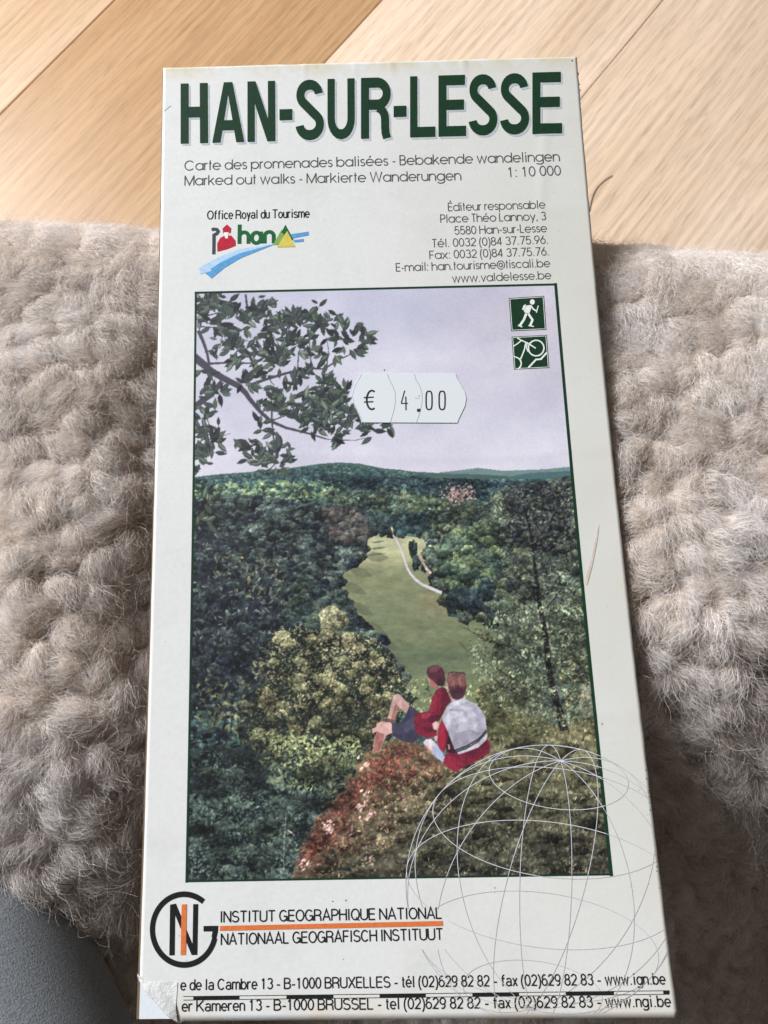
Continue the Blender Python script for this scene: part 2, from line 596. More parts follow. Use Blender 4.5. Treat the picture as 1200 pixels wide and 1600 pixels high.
# crease of the dog-ear
cr = uvp([(214.5, 1521), (283.5, 1598)])
cr_d = (cr[1] - cr[0]) / np.linalg.norm(cr[1] - cr[0])
cr_n = np.array([-cr_d[1], cr_d[0]])
if cr_n @ (np.array([0, 0]) - cr[0]) < 0:
    cr_n = -cr_n                                    # towards the corner of the sheet

def build_cover():
    us = np.linspace(0, W, 150)
    vs = np.concatenate([np.linspace(0, L - .0062, 180)[:-1], np.linspace(L - .0062, L, 14)])
    U, Vv = np.meshgrid(us, vs)
    # slightly worn, uneven rim
    rim = lambda q, s: 1.2e-4 * (fbm(q * 260, q * 0 + s, 40 + s, 3) - .5) * 2
    U = U + np.where(U >= W - 1e-9, rim(Vv, 3), 0) + np.where(U <= 1e-9, rim(Vv, 9) * .5, 0)
    Vv = Vv + np.where(Vv >= L - 1e-9, rim(U, 5), 0)
    bm = bmesh.new()
    P = place(U, Vv).reshape(-1, 3)
    vv = [bm.verts.new(p) for p in P]
    for f in grid_faces(150, len(vs)):
        bm.faces.new([vv[k] for k in f])
    bmesh.ops.bisect_plane(bm, geom=bm.verts[:] + bm.edges[:] + bm.faces[:], plane_co=(cr[0][0] - W / 2, cr[0][1] - L / 2, 0),
                           plane_no=(cr_n[0], cr_n[1], 0), clear_outer=True, dist=1e-7)
    # thickness of the card
    ext = bmesh.ops.extrude_face_region(bm, geom=[e for e in bm.edges if e.is_boundary])
    for g in ext['geom']:
        if isinstance(g, bmesh.types.BMVert):
            g.co.z -= .00032
    me = bpy.data.meshes.new('cover')
    bm.to_mesh(me)
    bm.free()
    me.materials.append(PAPER)
    me.polygons.foreach_set('use_smooth', [abs(p.normal.z) > .5 for p in me.polygons])
    o = bpy.data.objects.new('cover', me)
    COL.objects.link(o)
    o.parent = MAP
build_cover()

def build_pages():
    off_l, off_r, thick = .00022, .00004, .0030
    n = 140
    vs = np.linspace(.00035, L - .0004, n)
    V, F, mi = [], [], []
    layers = 7
    r = np.random.default_rng(5)
    # each folded leaf of the map: a slab a little wider or narrower than the next
    for k in range(layers):
        top = -.00040 - k * thick / layers
        bot = top - thick / layers * .82
        le = -off_l - .00046 * (k / layers) - r.uniform(-1, 1) * 5e-5
        re = W + off_r - r.uniform(0, 1) * 2.2e-4
        nu = 24
        base = len(V)
        for v in vs:
            grow = 1 + 1.1 * (1 - v / L)          # the leaves fan out towards the foot
            for j in range(nu):
                u = le * grow if j == 0 else (.00005 + (re - .00005) * (j - 1) / (nu - 2))
                V.append(place(u, v, top))
            V.append(place(re, v, bot))
            V.append(place(le * grow, v, bot))
        w_ = nu + 2
        for i in range(n - 1):
            for j in range(w_):
                a, b = base + i * w_ + j, base + i * w_ + (j + 1) % w_
                F.append((a, b, b + w_, a + w_))
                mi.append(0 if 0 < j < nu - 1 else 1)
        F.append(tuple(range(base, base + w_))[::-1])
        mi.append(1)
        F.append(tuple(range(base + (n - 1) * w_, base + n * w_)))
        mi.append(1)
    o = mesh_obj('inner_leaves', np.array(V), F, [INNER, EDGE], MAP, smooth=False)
    o.data.polygons.foreach_set('material_index', mi)
build_pages()

def build_flap():
    # the corner of the cover, folded back over the crease
    far = uvp([(289, 1520.5)])[0]
    corner = far - 2 * ((far - cr[0]) @ cr_n) * cr_n + cr_n * .0010
    n1, n2 = 46, 40
    rad = .00075
    V = []
    for i in range(n1):
        a = i / (n1 - 1)
        p = cr[0] + (cr[1] - cr[0]) * a
        # far side of the triangle seen from the crease
        along = (corner - cr[0]) @ cr_d
        depth = (corner - cr[0]) @ cr_n
        ln = np.linalg.norm(cr[1] - cr[0])
        s_ = a * ln
        dmax = depth * (s_ / along if s_ < along else (ln - s_) / (ln - along))
        for j in range(n2):
            d = dmax * j / (n2 - 1)
            r_ = rad * (.35 + .65 * min(1, dmax / .004)) + 1e-6
            arc = math.radians(150) * r_
            if d < arc:
                th = d / r_
                w_, h = r_ * math.sin(th), r_ * (1 - math.cos(th))
            else:
                th = math.radians(150)
                e_ = d - arc
                w_, h = r_ * math.sin(th) - e_ * math.cos(math.pi - th), r_ * (1 - math.cos(th)) - e_ * math.sin(math.pi - th)
            h = max(h, .00016) if d > arc * .6 else h
            h += 7e-5 * math.sin(a * 9 + d * 900) * min(1, d / .003) if d > arc else 0
            q = p + cr_n * w_
            V.append(place(q[0], q[1], h + 2e-5))
    o = mesh_obj('folded_corner', np.array(V), grid_faces(n2, n1), FLAP, MAP)
    o['label'] = 'dog-eared corner folded back to show its white underside'
build_flap()

# ------------------------------------------------------------------ stroke lettering
class Ink:
    """Flat printed strokes and shapes, collected into one mesh that follows the sheet."""
    def __init__(s, h):
        s.V, s.F, s.M, s.h, s.k = [], [], [], h, 0
    def add(s, uvs, faces, lift=0.0, mi=0):
        b = len(s.V)
        P = place(uvs[:, 0], uvs[:, 1], s.h + lift)
        s.V += P.tolist()
        for f in faces:
            s.F.append(tuple(b + i for i in f))
            s.M.append(mi)
    def ribbon(s, p, w, closed=False, lift=0.0, mi=0, wts=None):
        p = np.asarray(p, float)
        if wts is None and len(p) > 2:
            p = p[np.concatenate([[True], np.linalg.norm(np.diff(p, axis=0), axis=1) > 1e-6])]
        if closed:
            nx, pv = np.roll(p, -1, 0), np.roll(p, 1, 0)
        else:
            nx, pv = np.vstack([p[1:], 2 * p[-1] - p[-2]]), np.vstack([2 * p[0] - p[1], p[:-1]])
        d1, d2 = p - pv, nx - p
        d1 /= np.linalg.norm(d1, axis=1)[:, None] + 1e-12
        d2 /= np.linalg.norm(d2, axis=1)[:, None] + 1e-12
        t = d1 + d2
        t /= np.linalg.norm(t, axis=1)[:, None] + 1e-12
        m = np.stack([-t[:, 1], t[:, 0]], -1)
        c = np.clip(np.abs(m[:, 0] * -d2[:, 1] + m[:, 1] * d2[:, 0]), .42, 1)
        hw = (w / 2) / c
        if wts is not None:
            hw = hw * wts
        A, B = p + m * hw[:, None], p - m * hw[:, None]
        n = len(p)
        idx = range(n if closed else n - 1)
        s.add(np.vstack([A, B]), [(i, n + i, n + (i + 1) % n, (i + 1) % n) for i in idx], lift, mi)
    def poly(s, p, lift=0.0, mi=0):
        from mathutils.geometry import tessellate_polygon
        from mathutils import Vector
        p = np.asarray(p, float)
        tris = tessellate_polygon([[Vector((a, b, 0)) for a, b in p]])
        tri = []
        for t in tris:
            a, b, c = (p[i] for i in t)
            tri.append(t if (b[0] - a[0]) * (c[1] - a[1]) - (b[1] - a[1]) * (c[0] - a[0]) > 0 else (t[0], t[2], t[1]))
        s.add(p, tri, lift, mi)
    def build(s, name, material, parent=MAP, label=None):
        o = mesh_obj(name, np.array(s.V), s.F, material, parent, smooth=False)
        if isinstance(material, (list, tuple)):
            o.data.polygons.foreach_set('material_index', s.M)
        if label:
            o['label'] = label
        return o

def Ln(*a):
    return np.array(a, float).reshape(-1, 2)
def El(cx, cy, rx, ry, a0, a1):
    n = max(5, int(abs(a1 - a0) / 14) + 1)
    a = np.radians(np.linspace(a0, a1, n))
    return np.stack([cx + rx * np.cos(a), cy + ry * np.sin(a)], -1)

XH = .72
def glyph(ch, fam):
    """Centre lines of one character in a unit cap height: (width, strokes)."""
    geo = fam == 'geo'
    lw = .66 if geo else .40
    b = .035
    r, cy, ry = lw / 2, XH / 2, XH / 2 - b
    ar = min(r, .30)
    full = lambda: El(r, cy, r, ry, 0, 360)
    arch = lambda x0, w, x1=None: [El(x0 + w / 2, XH - b - ar, w / 2, ar, 180, 0), Ln(x0 + w, XH - b - ar, x0 + w, 0)]
    def S_(w, h):
        q = (h - 2 * b) / 4
        up = El(w / 2, h - b - q, w * .46, q, 25, 270)
        lo = El(w / 2, b + q, w * .5, q, 90, -158)
        return [np.vstack([up, lo[1:]])]
    if ch == 'é':
        w, s = glyph('e', fam)
        return w, s + [Ln(.42 * w, .84, .66 * w, 1.02)]
    if ch == 'É':
        w, s = glyph('E', fam)
        return w, s + [Ln(.42 * w, 1.09, .66 * w, 1.27)]
    if ch == ' ':
        return (.16 if geo else .12), []
    low = {
        'b': lambda: (lw, [Ln(0, 0, 0, 1), full()]), 'd': lambda: (lw, [full(), Ln(lw, 0, lw, 1)]),
        'p': lambda: (lw, [Ln(0, -.28, 0, XH), full()]), 'g': lambda: (lw, [full(), np.vstack([Ln(lw, XH, lw, -.06), El(r, -.06, r, .19, -10, -155)])]),
        'c': lambda: (lw * .9, [El(r, cy, r, ry, 42, 318)]), 'o': lambda: (lw, [full()]),
        'e': lambda: (lw, [np.vstack([Ln(.02, cy, lw, cy), El(r, cy, r, ry, 6, 318)])]),
        'f': lambda: (.26, [np.vstack([Ln(.10, 0, .10, .8), El(.24, .8, .14, .17, 170, 85)]), Ln(0, XH - .03, .25, XH - .03)]),
        'h': lambda: (lw * .84, [Ln(0, 0, 0, 1)] + arch(0, lw * .84)), 'n': lambda: (lw * .84, [Ln(0, 0, 0, XH)] + arch(0, lw * .84)),
        'm': lambda: (lw * 1.5, [Ln(0, 0, 0, XH)] + arch(0, lw * .75) + arch(lw * .75, lw * .75)),
        'r': lambda: (.24, [Ln(0, 0, 0, XH), El(.22, XH - b - .2, .22, .2, 175, 80)]),
        'u': lambda: (lw * .84, [np.vstack([Ln(0, XH, 0, b + ar), El(lw * .42, b + ar, lw * .42, ar, 190, 360)]), Ln(lw * .84, XH, lw * .84, 0)]),
        'i': lambda: (.0, [Ln(0, 0, 0, XH), Ln(0, .88, 0, 1)]), 'l': lambda: (.0, [Ln(0, 0, 0, 1)]),
        't': lambda: (.24, [Ln(.11, 0, .11, .97), Ln(0, XH - .03, .24, XH - .03)]) if geo else (.2, [np.vstack([Ln(.08, .93, .08, .14), El(.18, .14, .10, .11, 190, 285)]), Ln(0, XH - .03, .19, XH - .03)]),
        's': lambda: ((.36 if geo else .36,) + (S_(.36, XH),)),
        'v': lambda: (lw * .78, [Ln(0, XH, lw * .39, .02, lw * .78, XH)]), 'w': lambda: (lw * 1.3, [Ln(0, XH, lw * .33, .02, lw * .65, XH, lw * .97, .02, lw * 1.3, XH)]),
        'x': lambda: (lw * .8, [Ln(0, 0, lw * .8, XH), Ln(0, XH, lw * .8, 0)]), 'y': lambda: (lw * .8, [Ln(0, XH, lw * .42, .05), Ln(lw * .8, XH, lw * .25, -.28)]),
        'k': lambda: (lw * .75, [Ln(0, 0, 0, 1), Ln(lw * .7, XH, .02, .28), Ln(lw * .22, .44, lw * .78, 0)]),
        'a': lambda: (lw, [full(), Ln(lw, 0, lw, XH)]) if geo else (lw, [np.vstack([El(r, XH - b - .17, r * .86, .17, 165, 10), Ln(lw * .93, .16, lw * 1.02, .02)]), El(r * .92, .215, r * .92, .18, 0, 360)]),
    }
    if ch in low:
        return low[ch]()
    u = (lambda g_, n_: g_ if geo else n_)
    T = 1 - b
    def bowl(w, y0, y1):
        h = (y1 - y0) / 2
        k = min(h, w * .8)
        return np.vstack([Ln(0, y1, w - k, y1), El(w - k, (y0 + y1) / 2, k, h, 88, -88), Ln(w - k, y0, 0, y0)])
    w = {'A': u(.7, .58), 'B': u(.5, .50), 'C': u(.86, .56), 'E': u(.46, .46), 'F': u(.44, .43), 'G': u(.88, .58), 'H': u(.62, .52), 'K': u(.6, .54), 'L': u(.40, .40),
         'M': u(.82, .64), 'N': u(.66, .53), 'O': u(.92, .60), 'P': u(.50, .48), 'Q': u(.92, .60), 'R': u(.5, .52), 'S': u(.46, .50), 'T': u(.46, .52), 'U': u(.6, .52),
         'W': u(1.06, .8), 'X': u(.6, .54), 'I': 0}.get(ch, u(.50, .40))
    R_ = w / 2
    upp = {
        'A': lambda: [Ln(0, 0, R_, 1, w, 0), Ln(w * .2, .33, w * .8, .33)],
        'B': lambda: [Ln(0, 0, 0, 1), bowl(w * .92, .53, T), bowl(w, b, .53)], 'C': lambda: [El(R_, .5, R_, .5 - b, 40, 320)],
        'E': lambda: [Ln(0, 0, 0, 1), Ln(0, T, w, T), Ln(0, .52, w * .92, .52), Ln(0, b, w, b)], 'F': lambda: [Ln(0, 0, 0, 1), Ln(0, T, w, T), Ln(0, .5, w * .9, .5)],
        'G': lambda: [np.vstack([El(R_, .5, R_, .5 - b, 42, 345), Ln(w, .45)]), Ln(w * .55, .45, w, .45), Ln(w, .45, w, .02)],
        'H': lambda: [Ln(0, 0, 0, 1), Ln(w, 0, w, 1), Ln(0, .53, w, .53)], 'I': lambda: [Ln(0, 0, 0, 1)],
        'K': lambda: [Ln(0, 0, 0, 1), Ln(w * .95, 1, .02, .38), Ln(w * .32, .56, w, 0)], 'L': lambda: [Ln(0, 0, 0, 1), Ln(0, b, w, b)],
        'M': lambda: [Ln(0, 0, 0, 1), Ln(w, 0, w, 1), Ln(0, .97, R_, .05, w, .97)], 'N': lambda: [Ln(0, 0, 0, 1), Ln(w, 0, w, 1), Ln(0, .97, w, .03)],
        'O': lambda: [El(R_, .5, R_, .5 - b, 0, 360)], 'Q': lambda: [El(R_, .5, R_, .5 - b, 0, 360), Ln(w * .58, .24, w * 1.0, -.04)],
        'P': lambda: [Ln(0, 0, 0, 1), bowl(w, .46, T)], 'R': lambda: [Ln(0, 0, 0, 1), bowl(w * .95, .48, T), Ln(w * .55, .48, w * .9, .38, w * .96, .03, w, 0) if not geo else Ln(w * .4, .46, w, 0)],
        'S': lambda: S_(w, 1), 'T': lambda: [Ln(R_, 0, R_, T - b), Ln(0, T, w, T)],
        'U': lambda: [np.vstack([Ln(0, 1, 0, b + R_), El(R_, b + min(R_, .3), R_, min(R_, .3), 180, 360), Ln(w, b + R_, w, 1)])],
        'W': lambda: [Ln(0, 1, w * .25, .02, R_, 1, w * .75, .02, w, 1)], 'X': lambda: [Ln(0, 0, w, 1), Ln(0, 1, w, 0)],
        '0': lambda: [El(R_, .5, R_, .5 - b, 0, 360)], '1': lambda: [Ln(w * .15, .78, w * .5, .97), Ln(w * .5, 0, w * .5, 1)],
        '2': lambda: [np.vstack([El(R_, T - .27, R_ * .95, .27, 165, -25), Ln(.02, b + .02, w, b)])],
        '3': lambda: [np.vstack([El(R_, T - .22, R_ * .88, .22, 155, -80), ]), El(R_, b + .26, R_, .26, 85, -155)],
        '4': lambda: [Ln(w * .75, 0, w * .75, 1), Ln(w * .75, .97, 0, .26, w, .26)],
        '5': lambda: [np.vstack([Ln(w * .9, T, w * .18, T, w * .06, .5), El(R_ * .98, .33, R_, .30, 140, -155)])],
        '6': lambda: [El(R_, .32, R_, .32 - b, 0, 360), np.vstack([El(R_ * 1.05, .45, R_ * 1.0, .52, 160, 62)])] if not geo else [El(R_, .32, R_, .29, 0, 360), Ln(w * .06, .42, w * .7, 1)],
        '7': lambda: [Ln(0, T, w, T, w * .3, 0)], '8': lambda: [El(R_, .745, R_ * .82, .22, 0, 360), El(R_, .285, R_, .25, 0, 360)],
        '9': lambda: [El(R_, .68, R_, .32 - b, 0, 360), El(R_ * .95, .55, R_ * 1.0, .52, -20, -118)] if not geo else [El(R_, .68, R_, .29, 0, 360), Ln(w * .94, .58, w * .3, 0)],
    }
    if ch in upp:
        return w, upp[ch]()
    oth = {
        '-': lambda: (.26, [Ln(0, .36, .26, .36)]), '.': lambda: (.0, [Ln(0, 0, 0, .11)]), ',': lambda: (.0, [Ln(0.02, .11, -.03, -.12)]),
        ':': lambda: (.0, [Ln(0, 0, 0, .11), Ln(0, XH - .12, 0, XH)]), '(': lambda: (.16, [El(.3, .38, .3, .72, 118, 242)]), ')': lambda: (.16, [El(-.14, .38, .3, .72, 62, -62)]),
        '@': lambda: (.86, [El(.43, .42, .43, .50, -50, 300), El(.41, .42, .19, .22, 0, 360), Ln(.60, .62, .60, .22)]),
        '€': lambda: (.56, [El(.36, .5, .28, .46, 52, 308), Ln(0, .58, .46, .58), Ln(0, .42, .44, .42)]),
    }
    return oth[ch]()

def text(ink, s, p0, p1, cap, fam, weight, mi=0, sub=1):
    """Letters set from p0 to p1 (ends of the base line, u v) with cap height and stroke weight in metres."""
    p0, p1 = np.asarray(p0), np.asarray(p1)
    bear = .15 if fam == 'geo' else .135
    x, out = 0.0, []
    for ch in s:
        w, st = glyph(ch, fam)
        if w == 0 and x > 0:
            x += .07
        out.append((x, st))
        x += w + bear * (1 if ch != ' ' else .9) + (.075 if w == 0 else 0)
    x -= bear
    ln = np.linalg.norm(p1 - p0)
    d = (p1 - p0) / ln
    nrm = np.array([-d[1], d[0]])
    kx = (ln - weight) / x
    o = p0 + d * weight / 2
    for gx, st in out:
        for i, q in enumerate(st):
            P = o + (gx + q[:, :1]) * kx * d + q[:, 1:] * cap * nrm
            closed = len(q) > 8 and np.allclose(q[0], q[-1])
            ink.ribbon(P[:-1] if closed else P, weight, closed, lift=i * 4e-6, mi=mi)

def px_text(ink, s, a, b, cap_px, fam, wt_px, mi=0):
    q = uvp([a, b, (a[0], a[1] - cap_px), (a[0] + wt_px, a[1])])
    text(ink, s, q[0], q[1], np.linalg.norm(q[2] - q[0]), fam, np.linalg.norm(q[3] - q[0]), mi)

def ink_mat(name, srgb, rough=.5):
    m, n, l, b = mat(name, rough=rough, spec=.12)
    c0 = lin(srgb)
    tc = n.new('ShaderNodeTexCoord')
    t = node(n, 'ShaderNodeTexNoise', Scale=1100.0, Detail=3.0, Roughness=.7)
    l.new(tc.outputs['Object'], t.inputs['Vector'])
    c = ramp(n, l, t.outputs['Fac'], [(.3, c0 * .86), (.7, c0 * 1.12 + .003)])
    l.new(c, b.inputs['Base Color'])
    return m
K_BLACK = ink_mat('black_ink', (30, 31, 32))
K_GREY = ink_mat('grey_ink', (78, 80, 80))
K_GREEN = ink_mat('dark_green_ink', (24, 54, 36))
K_SHADE = ink_mat('pale_grey_ink', (176, 182, 186))
K_ORANGE = ink_mat('orange_ink', (205, 112, 62))
K_WHITE = ink_mat('white_ink', (222, 226, 222))

# ---- title
def title_letter(ink, ch, x0, x1, lift=0.0, du=0.0, dv=0.0):
    # base line rises slightly to the right on the photograph; it is straight on the sheet
    yb = 224.6 + (x0 - 282) * (208.4 - 224.6) / (878 - 282)
    yb1 = 224.6 + (x1 - 282) * (208.4 - 224.6) / (878 - 282)
    yt = 131.0 + (x0 - 282) * (112.2 - 131.0) / (878 - 282)
    q = uvp([(x0, yb), (x1, yb1), (x0, yt)])
    o, ex, ey = q[0] + (du, dv), q[1] - q[0], q[2] - q[0]
    T = lambda p: o + np.asarray(p, float)[:, :1] * ex + np.asarray(p, float)[:, 1:] * ey
    unit = np.linalg.norm(ey)
    wid = np.linalg.norm(ex)
    sw = (11.2 if ch in 'NUL' else 12.4) / (x1 - x0)                   # stem, as part of the letter's width
    bw = .165                               # bar, as part of the height
    P = lambda p, k=0: ink.poly(T(p), lift + k * 4e-6)
    def rect(a, b, c, d, k=0):
        n = 6
        P([(a, b)] + [(a + (c - a) * i / n, b) for i in range(1, n)] + [(c, b), (c, d)] + [(c - (c - a) * i / n, d) for i in range(1, n)] + [(a, d)], k)
    def thick(path, wx, wy, k=0):
        """band of different width across and along, for round letters"""
        p = np.asarray(path, float)
        t = np.gradient(p, axis=0)
        t[:, 0] *= wid
        t[:, 1] *= unit
        t /= np.linalg.norm(t, axis=1)[:, None]
        n = np.stack([-t[:, 1], t[:, 0]], -1)
        hw = .5 * np.sqrt((n[:, 0] * wx * wid) ** 2 + (n[:, 1] * wy * unit) ** 2)
        a = p + n * hw[:, None] / np.array([wid, unit])
        b = p - n * hw[:, None] / np.array([wid, unit])
        m = len(p)
        ink.add(np.vstack([T(a), T(b)]), [(i, m + i, m + i + 1, i + 1) for i in range(m - 1)], lift + k * 4e-6)
    if ch == 'H':
        rect(0, 0, sw, 1); rect(1 - sw, 0, 1, 1, 0); rect(sw, .43, 1 - sw, .605, 0)
    elif ch == 'A':
        w2 = sw * .54
        P([(0, 0), (sw * 1.02, 0), (.5, .80), (.5, 1), (.5 - w2, 1)])
        P([(1 - sw * 1.02, 0), (1, 0), (.5 + w2, 1), (.5, 1), (.5, .80)])
        P([(sw * .9, .20), (1 - sw * .9, .20), (1 - sw * 1.25, .365), (sw * 1.25, .365)], 1)
    elif ch == 'N':
        rect(0, 0, sw, 1); rect(1 - sw, 0, 1, 1)
        P([(0.0, 1), (sw * 1.12, 1), (1.0, 0), (1 - sw * 1.12, 0)], 1)
    elif ch == '-':
        rect(0, .34, 1, .52)
    elif ch == 'L':
        rect(0, 0, sw, 1); rect(sw, 0, 1, bw)
    elif ch == 'E':
        rect(0, 0, sw, 1); rect(sw, 0, 1, bw); rect(sw, 1 - bw, .97, 1); rect(sw, .43, .93, .43 + bw)
    elif ch == 'U':
        h = .34
        thick(np.vstack([Ln(sw / 2, 1, sw / 2, .8, sw / 2, .6), El(.5, h, .5 - sw / 2, h - bw / 2, 180, 360), Ln(1 - sw / 2, .6, 1 - sw / 2, .8, 1 - sw / 2, 1)]), sw, bw)
    elif ch == 'R':
        rect(0, 0, sw, 1)
        thick(np.vstack([Ln(sw, 1 - bw / 2, .5, 1 - bw / 2), El(.54, .735, .46 - sw / 2, .265 - bw / 2, 85, -85), Ln(.5, .47 + bw / 2 - .0, sw, .47 + bw / 2)]), sw, bw)
        thick(np.vstack([El(.54, .30, .40 - sw / 2, .20, 80, 0), Ln(.94 - sw / 2, .18, .955 - sw / 2, .08, 1.0 - sw / 2, 0)]), sw, bw * .9, 1)
    elif ch == 'S':
        q1 = .25
        up = El(.5, .745, .47 - sw / 2, .255 - bw / 2, 8, 232)
        lo = El(.5, .262, .5 - sw / 2, .262 - bw / 2, 52, -172)
        thick(np.vstack([up, lo]), sw, bw)
spans = [('H', 282.3, 325), ('A', 331.7, 381.7), ('N', 386.7, 430.2), ('-', 436.7, 456.7), ('S', 461.7, 506), ('U', 511.7, 554.3), ('R', 564, 610.7), ('-', 615, 635),
         ('L', 640.7, 680), ('E', 685, 728), ('S', 732, 777), ('S', 781, 826.7), ('E', 831.7, 878)]
ti, sh = Ink(1.0e-4), Ink(3e-5)
for k, (c, a, b) in enumerate(spans):
    title_letter(ti, c, a, b)
    title_letter(sh, c, a, b, du=.00052, dv=-.00062, lift=(k % 2) * 8e-6)
sh.build('title_drop_shade', K_SHADE)
ti.build('title_lettering', K_GREEN)

# ---- lines of text
i = Ink(4e-5)
px_text(i, 'Carte des promenades balisées - Bebakende wandelingen', (288, 266.7), (875, 252), 15.5, 'geo', 1.75)
px_text(i, 'Marked out walks - Markierte Wanderungen', (288, 290), (721, 281.7), 15.5, 'geo', 1.75)
px_text(i, '1: 10 000', (793, 277), (877, 274), 15.5, 'geo', 1.75)
i.build('subtitle_lettering', K_GREY)
i = Ink(4e-5)
for s_, a, b in (('Éditeur responsable', (700, 330), (852.5, 325.7)), ('Place Théo Lannoy, 3', (688, 348.3), (853.5, 344)), ('5580 Han-sur-Lesse', (710, 366.7), (855, 362.7)),
                 ('Tél. 0032 (0)84 37.75.96.', (675, 386.7), (857, 380.7)), ('Fax: 0032 (0)84 37.75.76.', (671, 405), (858.5, 399)),
                 ('E-mail: han.tourisme@tiscali.be', (618.5, 424.3), (860, 417.3)), ('www.valdelesse.be', (706.7, 441.7), (861.7, 436))):
    px_text(i, s_, a, b, 13.0, 'geo', 1.45)
i.build('address_lettering', K_GREY)
i = Ink(4e-5)
px_text(i, 'Office Royal du Tourisme', (323.3, 342.9), (484, 340), 13.5, 'nar', 1.9)
i.build('office_lettering', K_BLACK)
i = Ink(7e-5)
px_text(i, 'INSTITUT GEOGRAPHIQUE NATIONAL', (344.7, 1441.2), (691, 1435.2), 17.6, 'nar', 2.1)
px_text(i, 'NATIONAAL GEOGRAFISCH INSTITUUT', (344.7, 1476.4), (693, 1468.2), 17.8, 'nar', 2.1)
i.build('institute_lettering', K_BLACK)
i = Ink(7e-5)
px_text(i, 'e de la Cambre 13 - B-1000 BRUXELLES - tél (02)629 82 82 - fax (02)629 82 83 - www.ign.be', (281.5, 1547.2), (1040.5, 1538), 17.0, 'nar', 2.0)
px_text(i, 'er Kameren 13 - B-1000 BRUSSEL - tel (02)629 82 82 - fax (02)629 82 83 - www.ngi.be', (283.5, 1580.3), (1049, 1573), 17.0, 'nar', 2.0)
i.build('footer_lettering', K_BLACK)

# ---- institute emblem, orange rule, scale bar
i = Ink(7e-5)
cx0, cy0, R0 = 287.6, 1452.2, 55.2
th = np.radians(np.linspace(52, 346, 70))
i.ribbon(uvp(np.stack([cx0 + R0 * np.cos(th) * .895, cy0 - R0 * np.sin(th)], -1)), np.linalg.norm(np.diff(uvp([(cx0, cy0), (cx0 + 8.2, cy0)]), axis=0)))
i.poly(uvp([(318, 1446.6), (341, 1446.2), (340.4, 1455), (318, 1455.2)]), 4e-6)
i.poly(uvp([(341, 1447), (340.4, 1456), (337.5, 1468), (330.5, 1464), (332.3, 1454)]), 8e-6)
i.poly(uvp([(265.8, 1413.3), (273.8, 1413.0), (272.9, 1492.3), (264.6, 1492.6)]))
i.poly(uvp([(301.9, 1412.6), (309.7, 1412.3), (308.3, 1491.7), (300.6, 1492)]))
i.poly(uvp([(267, 1413.2), (274.8, 1411.6), (307.5, 1491.7), (299.5, 1492)]), 4e-6)
i.build('institute_emblem', K_BLACK)
i = Ink(9e-5)
i.poly(uvp([(284.0, 1412.9), (292.0, 1412.6), (290.4, 1491.8), (282.2, 1492.1)]))
i.build('emblem_bar', K_ORANGE)
i = Ink(7e-5)
xs_ = np.linspace(343.6, 692, 12)
i.ribbon(uvp(np.stack([xs_, np.interp(xs_, [343.6, 692], [1450.4, 1442.6])], -1)), np.linalg.norm(np.diff(uvp([(500, 1443), (500, 1450.8)]), axis=0)))
i.build('orange_rule', K_ORANGE)
i = Ink(7e-5)
yb = lambda x: np.interp(x, [285, 1046], [1559.6, 1550.4])
def band(x0, x1, half0, half1, lift=0.0):
    x = np.linspace(x0, x1, 6)
    top, bot = uvp(np.stack([x, yb(x) + half0], -1)), uvp(np.stack([x, yb(x) + half1], -1))
    i.add(np.vstack([bot, top]), [(k, k + 1, 7 + k, 6 + k) for k in range(5)], lift)
for a, b in ((302, 374), (447.5, 520.6), (593, 665), (738, 810.5), (884, 959), (1036, 1045.8)):
    band(a, b, -3.3, 3.3)
for a, b in ((286.5, 302), (374, 447.5), (520.6, 593), (665, 738), (810.5, 884), (959, 1036)):
    band(a, b, -3.3, -2.3)
    band(a, b, 2.3, 3.3)
i.build('scale_bar', K_BLACK)

